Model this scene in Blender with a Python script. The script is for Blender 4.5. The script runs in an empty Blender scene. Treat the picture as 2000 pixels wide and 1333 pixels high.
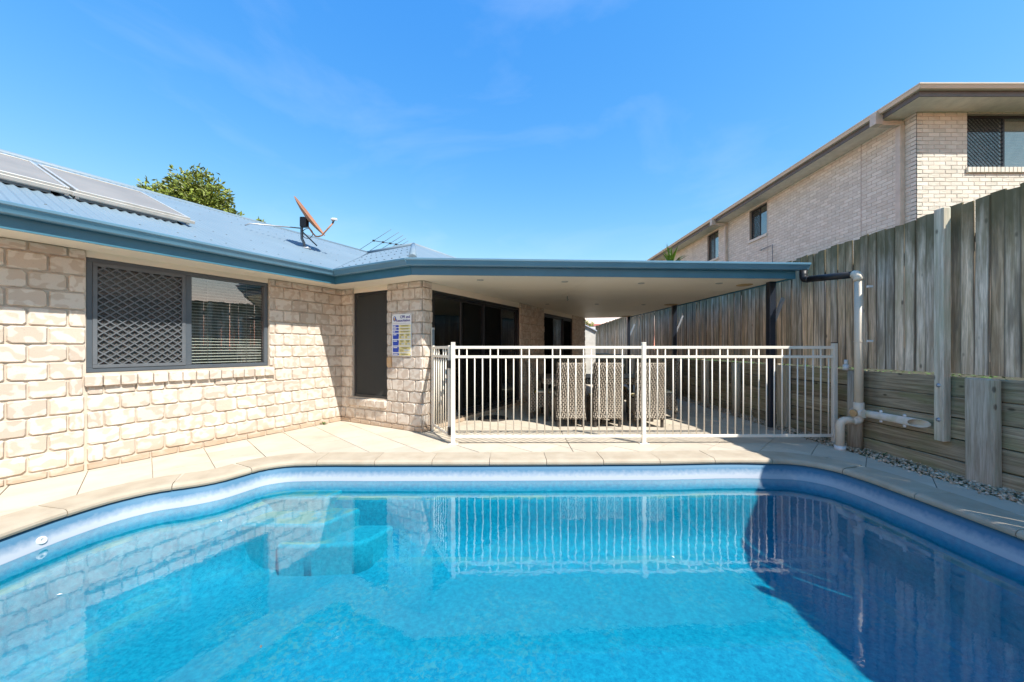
import bpy, bmesh, math, random
from mathutils import Vector, Matrix
R = random.Random(11)
rad = math.radians
scene = bpy.context.scene

# ------------------------------------------------------------------ camera, sky, sun, exposure
CAM_H = 1.229
cam = bpy.data.objects.new('camera', bpy.data.cameras.new('camera'))
scene.collection.objects.link(cam)
cam.location = (0, 0, CAM_H)
cam.rotation_euler = (rad(90), 0, 0)
cam.data.sensor_width = 36
cam.data.lens = 715 / 2000 * 36
cam.data.shift_y = 0.00675
cam.data.clip_start = 0.05
cam.data.clip_end = 2000
scene.camera = cam

EL = rad(50.3)
SUN = Vector((0.70 * math.cos(EL), -0.714 * math.cos(EL), math.sin(EL)))
world = bpy.data.worlds.new('World')
scene.world = world
world.use_nodes = True
wt = world.node_tree
wt.nodes.clear()
sky = wt.nodes.new('ShaderNodeTexSky')
sky.sky_type = 'NISHITA'
sky.sun_disc = False
sky.sun_elevation = EL
sky.sun_rotation = math.atan2(SUN.x, SUN.y)
sky.altitude = 30
sky.air_density = 1.0
sky.dust_density = 0.0
sky.ozone_density = 4.0
bg = wt.nodes.new('ShaderNodeBackground')
bg.inputs['Strength'].default_value = 0.15
wo = wt.nodes.new('ShaderNodeOutputWorld')
# faint high cirrus over the whole dome
tc = wt.nodes.new('ShaderNodeTexCoord')
mp = wt.nodes.new('ShaderNodeMapping')
mp.inputs['Scale'].default_value = (1.2, 1.2, 3.2)
mp.inputs['Rotation'].default_value = (0.2, 0.35, 0.6)
nz = wt.nodes.new('ShaderNodeTexNoise')
nz.inputs['Scale'].default_value = 1.7
nz.inputs['Detail'].default_value = 9
nz.inputs['Roughness'].default_value = 0.55
nz.inputs['Distortion'].default_value = 0.5
cr = wt.nodes.new('ShaderNodeValToRGB')
cr.color_ramp.elements[0].position = 0.52
cr.color_ramp.elements[0].color = (0, 0, 0, 1)
cr.color_ramp.elements[1].position = 0.78
cr.color_ramp.elements[1].color = (0.14, 0.14, 0.14, 1)
# grade of the whole dome: deep even azure, horizon kept from bleaching
sep = wt.nodes.new('ShaderNodeSeparateColor')
com = wt.nodes.new('ShaderNodeCombineColor')
wt.links.new(sky.outputs['Color'], sep.inputs[0])
for ch, (ga, gg) in enumerate(((0.27, 1.65), (0.575, 0.82), (1.50, 0.22))):
    pw = wt.nodes.new('ShaderNodeMath'); pw.operation = 'POWER'; pw.inputs[1].default_value = gg
    ml = wt.nodes.new('ShaderNodeMath'); ml.operation = 'MULTIPLY'; ml.inputs[1].default_value = ga
    wt.links.new(sep.outputs[ch], pw.inputs[0])
    wt.links.new(pw.outputs[0], ml.inputs[0])
    wt.links.new(ml.outputs[0], com.inputs[ch])
mx = wt.nodes.new('ShaderNodeMixRGB')
mx.inputs['Color2'].default_value = (2.0, 2.2, 2.6, 1)
wt.links.new(tc.outputs['Generated'], mp.inputs['Vector'])
wt.links.new(mp.outputs['Vector'], nz.inputs['Vector'])
wt.links.new(nz.outputs['Fac'], cr.inputs['Fac'])
wt.links.new(com.outputs[0], mx.inputs['Color1'])
wt.links.new(cr.outputs['Color'], mx.inputs['Fac'])
wt.links.new(mx.outputs['Color'], bg.inputs['Color'])
wt.links.new(bg.outputs['Background'], wo.inputs['Surface'])

sun = bpy.data.objects.new('sun', bpy.data.lights.new('sun', 'SUN'))
scene.collection.objects.link(sun)
sun.data.energy = 2.2
sun.data.angle = rad(0.53)
sun.data.color = (1.0, 0.945, 0.86)
sun.rotation_euler = SUN.to_track_quat('Z', 'Y').to_euler()
sun.location = (8, -8, 14)

vs = scene.view_settings
vs.view_transform = 'Standard'
vs.look = 'None'
vs.exposure = 1.8
vs.gamma = 1
vs.use_curve_mapping = False
scene.cycles.max_bounces = 10
scene.cycles.transparent_max_bounces = 24
scene.cycles.diffuse_bounces = 5
scene.cycles.glossy_bounces = 5
scene.cycles.use_denoising = True
scene.cycles.caustics_reflective = False
scene.cycles.caustics_refractive = False

# ------------------------------------------------------------------ helpers
COL = scene.collection


def new(name, me, mat=None, parent=None, loc=None, rz=None, smooth=False):
    o = bpy.data.objects.new(name, me)
    COL.objects.link(o)
    if mat is not None and me is not None and not me.materials:
        me.materials.append(mat)
    if parent is not None:
        o.parent = parent
    if loc is not None:
        o.location = loc
    if rz is not None:
        o.rotation_euler = (0, 0, rz)
    return o


def tag(o, label=None, cat=None, group=None, kind=None):
    if label: o['label'] = label
    if cat: o['category'] = cat
    if group: o['group'] = group
    if kind: o['kind'] = kind
    return o


def empty(name, loc=(0, 0, 0), rz=0, label=None, cat=None, group=None, kind=None):
    o = new(name, None, loc=loc, rz=rz)
    o.empty_display_size = 0.2
    return tag(o, label, cat, group, kind)


class MB:
    def __init__(s):
        s.v, s.f, s.sm = [], [], []

    def add(s, verts, faces, smooth=False, M=None):
        b = len(s.v)
        s.v += [tuple(M @ Vector(p)) if M is not None else tuple(p) for p in verts]
        s.f += [tuple(i + b for i in f) for f in faces]
        s.sm += [smooth] * len(faces)
        return s

    def box(s, x0, x1, y0, y1, z0, z1, c=0.0, M=None):
        if c <= 0:
            v = [(x0, y0, z0), (x1, y0, z0), (x1, y1, z0), (x0, y1, z0), (x0, y0, z1), (x1, y0, z1), (x1, y1, z1), (x0, y1, z1)]
            f = [(3, 2, 1, 0), (4, 5, 6, 7), (0, 1, 5, 4), (1, 2, 6, 5), (2, 3, 7, 6), (3, 0, 4, 7)]
            return s.add(v, f, M=M)
        bm = bmesh.new()
        bmesh.ops.create_cube(bm, size=1)
        for q in bm.verts:
            q.co = ((x0 + x1) / 2 + q.co.x * (x1 - x0), (y0 + y1) / 2 + q.co.y * (y1 - y0), (z0 + z1) / 2 + q.co.z * (z1 - z0))
        bmesh.ops.bevel(bm, geom=bm.edges[:], offset=c, segments=1, affect='EDGES', profile=0.5)
        bm.verts.index_update()
        s.add([q.co for q in bm.verts], [[q.index for q in f.verts] for f in bm.faces], M=M)
        bm.free()
        return s

    def prism(s, poly, z0, z1):
        n = len(poly)
        v = [(x, y, z0) for x, y in poly] + [(x, y, z1) for x, y in poly]
        f = [tuple(range(n))[::-1], tuple(range(n, 2 * n))] + [(i, (i + 1) % n, n + (i + 1) % n, n + i) for i in range(n)]
        return s.add(v, f)

    def tube(s, pts, r, n=10, cap=True, smooth=True):
        pts = [Vector(p) for p in pts]
        k = len(pts)
        rr = r if isinstance(r, (list, tuple)) else [r] * k
        up = None
        v = []
        for i, p in enumerate(pts):
            d = (pts[min(i + 1, k - 1)] - pts[max(i - 1, 0)]).normalized()
            if up is None:
                up = Vector((0, 0, 1)) if abs(d.z) < 0.9 else Vector((1, 0, 0))
            a = d.cross(up)
            if a.length < 1e-4:
                a = d.cross(Vector((0.3, 0.9, 0.1)))
            a.normalize()
            b = a.cross(d).normalized()
            up = b
            v += [tuple(p + (a * math.cos(t) + b * math.sin(t)) * rr[i]) for t in [2 * math.pi * j / n for j in range(n)]]
        f = []
        for i in range(k - 1):
            for j in range(n):
                f.append((i * n + j, i * n + (j + 1) % n, (i + 1) * n + (j + 1) % n, (i + 1) * n + j))
        s.add(v, f, smooth)
        if cap:
            b = len(s.v) - k * n
            s.f += [tuple(range(b, b + n))[::-1], tuple(range(b + (k - 1) * n, b + k * n))]
            s.sm += [False, False]
        return s

    def lathe(s, prof, n=20, M=None, smooth=True):
        v = []
        for r, z in prof:
            v += [(r * math.cos(2 * math.pi * j / n), r * math.sin(2 * math.pi * j / n), z) for j in range(n)]
        f = [(i * n + j, i * n + (j + 1) % n, (i + 1) * n + (j + 1) % n, (i + 1) * n + j) for i in range(len(prof) - 1) for j in range(n)]
        return s.add(v, f, smooth, M)

    def sweep(s, prof, path, closed=True, caps=True):
        k = len(path)
        n = len(prof)
        v = []
        for i in range(k):
            p = Vector(path[i])
            ds = []
            if i > 0: ds.append((p - Vector(path[i - 1])).normalized())
            if i < k - 1: ds.append((Vector(path[i + 1]) - p).normalized())
            ns = [Vector((d.y, -d.x)) for d in ds]
            m = ns[0] if len(ns) == 1 else (ns[0] + ns[1]) / (1 + ns[0].dot(ns[1]))
            v += [(p.x + m.x * o, p.y + m.y * o, z) for o, z in prof]
        f = []
        for i in range(k - 1):
            for j in range(n if closed else n - 1):
                f.append((i * n + j, (i + 1) * n + j, (i + 1) * n + (j + 1) % n, i * n + (j + 1) % n))
        if caps and closed:
            f += [tuple(range(n)), tuple(range((k - 1) * n, k * n))[::-1]]
        return s.add(v, f)

    def mesh(s, name='mesh'):
        me = bpy.data.meshes.new(name)
        me.from_pydata(s.v, [], s.f)
        me.polygons.foreach_set('use_smooth', s.sm)
        me.update()
        return me

    def build(s, name, mat, parent=None, fix=True, **k):
        me = s.mesh(name)
        if fix:
            bm = bmesh.new()
            bm.from_mesh(me)
            bmesh.ops.recalc_face_normals(bm, faces=bm.faces[:])
            bm.to_mesh(me)
            bm.free()
        return new(name, me, mat, parent, **k)


# ------------------------------------------------------------------ materials
class NT:
    def __init__(s, name):
        s.m = bpy.data.materials.new(name)
        s.m.use_nodes = True
        s.t = s.m.node_tree
        s.t.nodes.clear()
        s.out = s.n('ShaderNodeOutputMaterial')

    def n(s, typ, **kw):
        x = s.t.nodes.new(typ)
        for k, v in kw.items():
            if k.startswith('i_'):
                x.inputs[k[2:].replace('_', ' ')].default_value = v
            else:
                setattr(x, k, v)
        return x

    def l(s, a, b):
        s.t.links.new(a, b)

    def math(s, op, a, b=None, c=None, clamp=False):
        x = s.n('ShaderNodeMath', operation=op)
        x.use_clamp = clamp
        for i, q in enumerate((a, b, c)):
            if q is None: continue
            if hasattr(q, 'is_output'): s.l(q, x.inputs[i])
            else: x.inputs[i].default_value = q
        return x.outputs[0]

    def mix(s, f, a, b, mode='MIX'):
        x = s.n('ShaderNodeMixRGB', blend_type=mode)
        for i, q in enumerate((f, a, b)):
            if hasattr(q, 'is_output'): s.l(q, x.inputs[i])
            elif i == 0: x.inputs[0].default_value = q
            else: x.inputs[i].default_value = (*q, 1) if len(q) == 3 else q
        return x.outputs[0]

    def ramp(s, f, p0, p1, c0=(0, 0, 0), c1=(1, 1, 1)):
        x = s.n('ShaderNodeValToRGB')
        e = x.color_ramp.elements
        if p1 > 1:
            f = s.math('MULTIPLY', f, 0.5)
            p0, p1 = p0 / 2, p1 / 2
        e[0].position, e[1].position = p0, p1
        e[0].color, e[1].color = (*c0, 1), (*c1, 1)
        s.l(f, x.inputs[0])
        return x.outputs[0]

    def coord(s, world=False, scale=(1, 1, 1), rot=(0, 0, 0), rnd=True):
        if world:
            v = s.n('ShaderNodeNewGeometry').outputs['Position']
        else:
            v = s.n('ShaderNodeTexCoord').outputs['Object']
            if rnd:
                oi = s.n('ShaderNodeObjectInfo').outputs['Random']
                gi = s.n('ShaderNodeNewGeometry').outputs['Random Per Island']
                q = s.math('MULTIPLY', s.math('ADD', oi, gi), 37.0)
                c = s.n('ShaderNodeCombineXYZ')
                for i in range(3): s.l(q, c.inputs[i])
                a = s.n('ShaderNodeVectorMath', operation='ADD')
                s.l(v, a.inputs[0]); s.l(c.outputs[0], a.inputs[1])
                v = a.outputs[0]
        mpn = s.n('ShaderNodeMapping')
        mpn.inputs['Scale'].default_value = scale
        mpn.inputs['Rotation'].default_value = rot
        s.l(v, mpn.inputs['Vector'])
        return mpn.outputs[0]

    def noise(s, vec, scale, detail=4, rough=0.55, dist=0.0):
        x = s.n('ShaderNodeTexNoise')
        x.inputs['Scale'].default_value = scale
        x.inputs['Detail'].default_value = detail
        x.inputs['Roughness'].default_value = rough
        x.inputs['Distortion'].default_value = dist
        s.l(vec, x.inputs['Vector'])
        return x.outputs['Fac']

    def rand(s):
        oi = s.n('ShaderNodeObjectInfo').outputs['Random']
        gi = s.n('ShaderNodeNewGeometry').outputs['Random Per Island']
        return s.math('FRACT', s.math('ADD', oi, gi))

    def bsdf(s, col, rough=0.6, metal=0.0, spec=0.4, bump=None, bd=0.3, bdist=0.01, sub=None):
        b = s.n('ShaderNodeBsdfPrincipled')
        for k, q in (('Base Color', col), ('Roughness', rough), ('Metallic', metal), ('Specular IOR Level', spec)):
            if hasattr(q, 'is_output'): s.l(q, b.inputs[k])
            elif isinstance(q, tuple): b.inputs[k].default_value = (*q, 1)
            else: b.inputs[k].default_value = q
        if bump is not None:
            bn = s.n('ShaderNodeBump')
            bn.inputs['Strength'].default_value = bd
            bn.inputs['Distance'].default_value = bdist
            s.l(bump, bn.inputs['Height'])
            s.l(bn.outputs[0], b.inputs['Normal'])
        s.l(b.outputs[0], s.out.inputs[0])
        return s.m


def plain(name, c1, c2=None, scale=6, detail=5, rough=0.6, metal=0.0, spec=0.4, bump=0.0, bscale=80, world=False, stretch=(1, 1, 1), var=0.0, lo=0.35, hi=0.68, bdist=0.004):
    t = NT(name)
    v = t.coord(world, stretch)
    col = t.ramp(t.noise(v, scale, detail), lo, hi, c1, c2 or tuple(x * 0.82 for x in c1))
    if var:
        k = t.math('MULTIPLY_ADD', t.rand(), 2 * var, 1 - var)
        cc = t.n('ShaderNodeCombineXYZ')
        for i in range(3): t.l(k, cc.inputs[i])
        col = t.mix(1.0, col, cc.outputs[0], 'MULTIPLY')
    return t.bsdf(col, rough, metal, spec, t.noise(v, bscale, 3) if bump else None, bump, bdist)


def brick_mat(name, light, patch, fine, lo=0.48, hi=0.54, scale=11.5, var=0.085, stain=None):
    t = NT(name)
    v = t.coord(scale=(1, 1, 1.25))
    n1 = t.noise(v, scale, 1.0, 0.35, 0.25)
    m = t.ramp(n1, lo, hi)
    col = t.mix(m, light, patch)
    col = t.mix(t.math('MULTIPLY', t.noise(v, 140, 2), 0.35), col, fine)
    col = t.mix(t.math('MULTIPLY', t.ramp(t.noise(v, 60, 3, 0.8), 0.62, 0.72), 0.5), col, tuple(x * 0.55 for x in fine))
    k = t.math('MULTIPLY_ADD', t.rand(), 2 * var, 1 - var)
    cc = t.n('ShaderNodeCombineXYZ')
    for i in range(3): t.l(k, cc.inputs[i])
    col = t.mix(1.0, col, cc.outputs[0], 'MULTIPLY')
    if stain:
        # splash-back dirt on the lowest courses
        w = t.n('ShaderNodeSeparateXYZ')
        t.l(t.n('ShaderNodeNewGeometry').outputs['Position'], w.inputs[0])
        wn = t.noise(t.coord(True), 5, 4)
        zz = t.math('ADD', w.outputs[2], t.math('MULTIPLY', wn, 0.25))
        col = t.mix(t.ramp(zz, 0.16, 0.27, (0.75,) * 3, (0,) * 3), col, stain)
    return t.bsdf(col, 0.85, 0, 0.25, t.noise(v, 75, 6, 0.8), 0.6, 0.006)


def wood_mat(name, c_light, c_dark, c_green, green=0.5, horizontal=False, top=None):
    t = NT(name)
    st = (1, 1, 0.06) if not horizontal else (1, 0.05, 1)
    v = t.coord(scale=st)
    g = t.noise(v, 34, 6, 0.65, 0.35)
    col = t.mix(t.ramp(g, 0.40, 0.62), c_dark, c_light)
    v2 = t.coord(scale=(1, 1, 0.22) if not horizontal else (1, 0.25, 1))
    a = t.noise(v2, 7, 4, 0.6)
    col = t.mix(t.math('MULTIPLY', t.ramp(a, 0.47, 0.68), green), col, c_green)
    fine = t.noise(t.coord(scale=(1, 1, 0.02) if not horizontal else (1, 0.02, 1)), 190, 3, 0.6)
    col = t.mix(t.math('MULTIPLY', t.ramp(fine, 0.5, 0.68), 0.45), col, tuple(x * 0.35 for x in c_dark))
    if top:
        # each board weathers to its own tone; rain leaves dark runs
        tone = t.math('FRACT', t.math('MULTIPLY', t.rand(), 7.31))
        col = t.mix(t.math('MULTIPLY', tone, 0.85), col, t.mix(1.0, col, (1.05, 0.84, 0.62), 'MULTIPLY'))
        run = t.noise(t.coord(scale=(1, 1, 0.09)), 16, 4, 0.6)
        col = t.mix(t.math('MULTIPLY', t.ramp(run, 0.53, 0.64), 0.6), col, tuple(x * 0.5 for x in c_dark))
        # shade of the gaps between boards, painted dark along their edges
        ey = t.n('ShaderNodeSeparateXYZ')
        t.l(t.n('ShaderNodeTexCoord').outputs['Object'], ey.inputs[0])
        ed = t.math('ADD', t.math('ABSOLUTE', ey.outputs[1]), t.math('MULTIPLY_ADD', a, 0.016, -0.008))
        col = t.mix(t.math('MULTIPLY', t.ramp(ed, 0.038, 0.049), 0.8), col, tuple(x * 0.28 for x in c_dark))
    # knots
    vo = t.n('ShaderNodeTexVoronoi')
    vo.inputs['Scale'].default_value = 3.6
    t.l(t.coord(scale=(1.6, 1.6, 0.8) if not horizontal else (1.6, 0.8, 1.6)), vo.inputs['Vector'])
    col = t.mix(t.ramp(vo.outputs['Distance'], 0.05, 0.10, (0.85,) * 3, (0,) * 3), col, tuple(x * 0.3 for x in c_dark))
    k = t.math('MULTIPLY_ADD', t.rand(), 0.55, 0.75)
    cc = t.n('ShaderNodeCombineXYZ')
    for i in range(3): t.l(k, cc.inputs[i])
    col = t.mix(1.0, col, cc.outputs[0], 'MULTIPLY')
    if top:
        # lichen and mould that grow down from the weathered board tops
        w = t.n('ShaderNodeSeparateXYZ')
        t.l(t.n('ShaderNodeTexCoord').outputs['Object'], w.inputs[0])
        zz = t.math('ADD', w.outputs[2], t.math('MULTIPLY_ADD', t.noise(t.coord(scale=(1, 1, 0.3)), 9, 5), 1.1, -0.55))
        col = t.mix(t.math('MULTIPLY', t.ramp(zz, 1.02, 1.55), 0.85), col, top)
    return t.bsdf(col, 0.9, 0, 0.15, t.math('ADD', g, fine), 0.5, 0.006)


def schlick(t, f0=0.04, normal=None):
    lw = t.n('ShaderNodeLayerWeight')
    lw.inputs['Blend'].default_value = 0.5
    if normal is not None: t.l(normal, lw.inputs['Normal'])
    return t.math('MULTIPLY_ADD', t.math('POWER', lw.outputs['Facing'], 5.0), 1 - f0, f0)


def glass_mat(name, tint=(0.9, 0.95, 0.95), boost=1.6, rough=0.0):
    t = NT(name)
    tr = t.n('ShaderNodeBsdfTransparent')
    tr.inputs[0].default_value = (*tint, 1)
    gl = t.n('ShaderNodeBsdfGlossy')
    gl.inputs['Roughness'].default_value = rough
    f = t.math('MULTIPLY', schlick(t), boost, clamp=True)
    m = t.n('ShaderNodeMixShader')
    t.l(f, m.inputs[0]); t.l(tr.outputs[0], m.inputs[1]); t.l(gl.outputs[0], m.inputs[2])
    t.l(m.outputs[0], t.out.inputs[0])
    return t.m


def screen_mat(name, col, cover):
    t = NT(name)
    tr = t.n('ShaderNodeBsdfTransparent')
    df = t.n('ShaderNodeBsdfDiffuse')
    df.inputs[0].default_value = (*col, 1)
    m = t.n('ShaderNodeMixShader')
    m.inputs[0].default_value = cover
    t.l(tr.outputs[0], m.inputs[1]); t.l(df.outputs[0], m.inputs[2])
    t.l(m.outputs[0], t.out.inputs[0])
    return t.m


def water_mat():
    t = NT('pool_water')
    v = t.coord(True)
    h1 = t.noise(v, 2.2, 3, 0.5, 0.4)
    h2 = t.noise(v, 9, 3, 0.5, 0.6)
    h3 = t.noise(v, 45, 2, 0.5, 0.3)
    hh = t.math('MULTIPLY_ADD', h3, 0.05, t.math('MULTIPLY_ADD', h2, 0.16, h1))
    bn = t.n('ShaderNodeBump')
    bn.inputs['Strength'].default_value = 0.16
    bn.inputs['Distance'].default_value = 0.012
    t.l(hh, bn.inputs['Height'])
    tr = t.n('ShaderNodeBsdfTransparent')
    tr.inputs[0].default_value = (0.36, 0.91, 0.98, 1)
    gl = t.n('ShaderNodeBsdfGlossy')
    gl.inputs['Roughness'].default_value = 0.015
    t.l(bn.outputs[0], gl.inputs['Normal'])
    m = t.n('ShaderNodeMixShader')
    t.l(t.math('MULTIPLY', schlick(t, 0.035, bn.outputs[0]), 2.3, clamp=True), m.inputs[0]); t.l(tr.outputs[0], m.inputs[1]); t.l(gl.outputs[0], m.inputs[2])
    t.l(m.outputs[0], t.out.inputs[0])
    return t.m


def shell_mat(name='pool_shell', c0=(0.010, 0.20, 0.30), c1=(0.032, 0.335, 0.435)):
    t = NT(name)
    pos = t.n('ShaderNodeNewGeometry')
    sp = t.n('ShaderNodeSeparateXYZ')
    t.l(pos.outputs['Position'], sp.inputs[0])
    sn = t.n('ShaderNodeSeparateXYZ')
    t.l(pos.outputs['True Normal'], sn.inputs[0])
    v = t.coord(True)
    base = t.ramp(t.noise(v, 28, 7, 0.72), 0.36, 0.66, c0, c1)
    spk = t.ramp(t.noise(v, 170, 2), 0.68, 0.74)
    col = t.mix(t.math('MULTIPLY', spk, 0.35), base, (0.5, 0.75, 0.85))
    # chalk line left by the water along the rim
    zn = t.math('ADD', sp.outputs[2], t.math('MULTIPLY_ADD', t.noise(v, 26, 5), 0.05, -0.025))
    band = t.math('MULTIPLY', t.ramp(t.math('MULTIPLY', zn, -1), 0.10, 0.165), t.ramp(t.math('MULTIPLY', sp.outputs[2], -1), 0.196, 0.203, (1,) * 3, (0,) * 3))
    rim = t.ramp(t.math('MULTIPLY', sp.outputs[2], -1), 0.20, 0.205, (1,) * 3, (0,) * 3)
    col = t.mix(rim, col, (0.07, 0.18, 0.29))
    col = t.mix(t.math('MULTIPLY', band, 0.85), col, (0.43, 0.46, 0.51))
    # leaf silt settled on level surfaces under water
    up = t.ramp(sn.outputs[2], 0.75, 0.9)
    und = t.ramp(t.math('MULTIPLY', sp.outputs[2], -1), 0.24, 0.26)
    deep = t.ramp(t.math('MULTIPLY', sp.outputs[2], -1), 0.78, 0.9, (1,) * 3, (0,) * 3)
    s1 = t.math('MULTIPLY', t.ramp(t.noise(v, 1.5, 3, 0.6, 0.4), 0.47, 0.62), t.ramp(t.noise(v, 21, 7, 0.75, 0.8), 0.50, 0.58))
    s2 = t.math('MULTIPLY', t.ramp(t.noise(v, 6, 6, 0.65), 0.40, 0.52), t.ramp(t.noise(v, 0.9, 2), 0.44, 0.56))
    silt = t.math('MULTIPLY', t.math('MULTIPLY', up, und), t.math('MAXIMUM', t.math('MULTIPLY', s1, 0.42), t.math('MULTIPLY', s2, t.math('MULTIPLY', deep, 0.85))))
    col = t.mix(silt, col, (0.55, 0.345, 0.285))
    return t.bsdf(col, 0.55, 0, 0.2)


def wicker_mat(name, c1, c2, dark):
    t = NT(name)
    br = t.n('ShaderNodeTexBrick')
    br.offset = 0.5
    for k, q in (('Scale', 1.0), ('Mortar Size', 0.0075), ('Brick Width', 0.06), ('Row Height', 0.026), ('Mortar Smooth', 0.2), ('Bias', 0.0)):
        br.inputs[k].default_value = q
    br.inputs['Color1'].default_value = (*c1, 1)
    br.inputs['Color2'].default_value = (*c2, 1)
    br.inputs['Mortar'].default_value = (*dark, 1)
    tcn = t.n('ShaderNodeTexCoord').outputs['Object']
    s = t.n('ShaderNodeSeparateXYZ')
    t.l(tcn, s.inputs[0])
    c = t.n('ShaderNodeCombineXYZ')
    # strands run up the chair: u = z (length), v = x + y (across)
    t.l(t.math('ADD', s.outputs[2], t.math('MULTIPLY', t.noise(t.coord(rnd=False), 30, 2), 0.02)), c.inputs[0])
    t.l(t.math('ADD', s.outputs[0], s.outputs[1]), c.inputs[1])
    t.l(c.outputs[0], br.inputs['Vector'])
    return t.bsdf(br.outputs['Color'], 0.6, 0, 0.3, t.math('SUBTRACT', 1.0, br.outputs['Fac']), 0.8, 0.006)


M = {}
M['brick'] = brick_mat('house_block', (0.68, 0.615, 0.535), (0.56, 0.47, 0.385), (0.44, 0.35, 0.27), stain=(0.42, 0.30, 0.20))
M['mortar'] = plain('mortar', (0.57, 0.495, 0.405), (0.50, 0.425, 0.34), 12, bump=0.4, world=True)
M['nbrick'] = brick_mat('neighbour_brick', (0.71, 0.68, 0.585), (0.645, 0.61, 0.51), (0.56, 0.515, 0.42), 0.45, 0.6, 5, 0.09)
M['nmortar'] = plain('neighbour_mortar', (0.48, 0.42, 0.345), (0.42, 0.365, 0.295), 12, world=True)
M['orange_brick'] = plain('rusty_block', (0.62, 0.36, 0.16), (0.58, 0.45, 0.30), 14, bump=0.3)
M['tile'] = plain('paving_tile', (0.61, 0.53, 0.42), (0.56, 0.475, 0.365), 3.2, 6, 0.75, spec=0.25, bump=0.15, bscale=160, var=0.06)
def tile_mat():
    t = NT('paving_tile')
    v = t.coord()
    w = t.coord(True)
    col = t.ramp(t.noise(v, 3.2, 6), 0.35, 0.68, (0.63, 0.555, 0.45), (0.565, 0.49, 0.385))
    col = t.mix(t.math('MULTIPLY', t.ramp(t.noise(w, 1.7, 7, 0.7, 0.5), 0.55, 0.72), 0.45), col, (0.44, 0.36, 0.27))
    col = t.mix(t.math('MULTIPLY', t.ramp(t.noise(w, 14, 5, 0.75), 0.62, 0.70), 0.4), col, (0.36, 0.29, 0.21))
    col = t.mix(t.math('MULTIPLY', t.noise(v, 190, 2), 0.22), col, (0.40, 0.34, 0.27))
    k = t.math('MULTIPLY_ADD', t.rand(), 0.15, 0.86)
    cc = t.n('ShaderNodeCombineXYZ')
    for i in range(3): t.l(k, cc.inputs[i])
    col = t.mix(1.0, col, cc.outputs[0], 'MULTIPLY')
    return t.bsdf(col, 0.75, 0, 0.25, t.noise(v, 160, 4), 0.2, 0.004)


M['tile'] = tile_mat()
M['grout'] = plain('paving_grout', (0.34, 0.28, 0.22), (0.24, 0.20, 0.16), 9, world=True, rough=0.9)
M['coping'] = plain('coping_stone', (0.475, 0.405, 0.31), (0.40, 0.33, 0.245), 5, 8, 0.85, spec=0.2, bump=0.45, bscale=130, var=0.05)
M['ground'] = plain('ground', (0.20, 0.20, 0.10), (0.13, 0.15, 0.06), 0.8, 8, 0.95, world=True)
M['soil'] = plain('soil', (0.06, 0.055, 0.03), (0.035, 0.04, 0.02), 4, 6, 0.95, world=True)
M['soffit'] = plain('soffit_paint', (0.83, 0.735, 0.60), (0.81, 0.715, 0.58), 1.2, 3, 0.5, spec=0.4, world=True)
M['blue_gutter'] = plain('blue_gutter', (0.105, 0.235, 0.33), (0.09, 0.205, 0.295), 2.5, 5, 0.32, spec=0.6, world=True)
M['blue_fascia'] = plain('blue_fascia', (0.045, 0.165, 0.235), (0.037, 0.14, 0.205), 3, 5, 0.42, spec=0.5, world=True)
M['roof'] = plain('roof_steel', (0.185, 0.255, 0.305), (0.16, 0.225, 0.275), 1.6, 7, 0.5, spec=0.35, world=True, lo=0.3, hi=0.75)
M['black_frame'] = plain('black_frame', (0.012, 0.014, 0.018), (0.018, 0.02, 0.024), 3, rough=0.35, spec=0.5)
M['grey_frame'] = plain('grey_frame', (0.085, 0.10, 0.115), (0.07, 0.085, 0.1), 3, rough=0.4, spec=0.5)
M['glass'] = glass_mat('window_glass', (0.88, 0.92, 0.92), 3.8)
M['door_glass'] = glass_mat('door_glass', (0.55, 0.6, 0.6), 2.0)
M['screen'] = screen_mat('fly_screen', (0.17, 0.168, 0.165), 0.45)
M['dark_screen'] = screen_mat('dark_screen', (0.066, 0.067, 0.064), 0.8)
M['door_screen'] = screen_mat('door_screen', (0.014, 0.015, 0.015), 0.85)
M['blind'] = plain('blind_slat', (0.80, 0.74, 0.64), rough=0.5)
M['cream_metal'] = plain('cream_powder_coat', (0.80, 0.74, 0.63), (0.78, 0.72, 0.61), 5, rough=0.38, spec=0.5)
M['black_plastic'] = plain('black_plastic', (0.02, 0.02, 0.022), rough=0.45)
M['post_paint'] = plain('post_paint', (0.012, 0.018, 0.03), (0.016, 0.022, 0.035), 4, rough=0.35, spec=0.5)
M['paling'] = wood_mat('weathered_paling', (0.82, 0.735, 0.61), (0.46, 0.385, 0.29), (0.33, 0.295, 0.165), 0.5, top=(0.13, 0.115, 0.06))
M['wood_post'] = wood_mat('weathered_post', (0.60, 0.545, 0.445), (0.40, 0.345, 0.265), (0.33, 0.35, 0.235), 0.55)
M['sleeper'] = wood_mat('weathered_sleeper', (0.43, 0.37, 0.26), (0.245, 0.195, 0.125), (0.235, 0.245, 0.12), 0.7, horizontal=True)
M['gravel'] = plain('gravel', (0.62, 0.53, 0.42), (0.40, 0.27, 0.17), 2.0, 1, 0.8, var=0.3, bump=0.2)
M['pvc'] = plain('cream_pvc', (0.66, 0.575, 0.455), (0.60, 0.52, 0.40), 6, 5, 0.42, spec=0.45)
M['pvc_dirty'] = plain('stained_pvc', (0.60, 0.56, 0.49), (0.42, 0.40, 0.24), 7, 6, 0.5, lo=0.45, hi=0.75)
M['white_pvc'] = plain('white_plastic', (0.74, 0.76, 0.76), rough=0.4)
M['galv'] = plain('galvanised', (0.42, 0.45, 0.48), rough=0.4, metal=0.6)
M['water'] = water_mat()
M['shell'] = shell_mat()
M['step_shell_lit'] = shell_mat('pool_step_lit', (0.025, 0.27, 0.36), (0.06, 0.40, 0.49))  # lighter shell colour, paints in the light scattered onto the step faces
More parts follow.
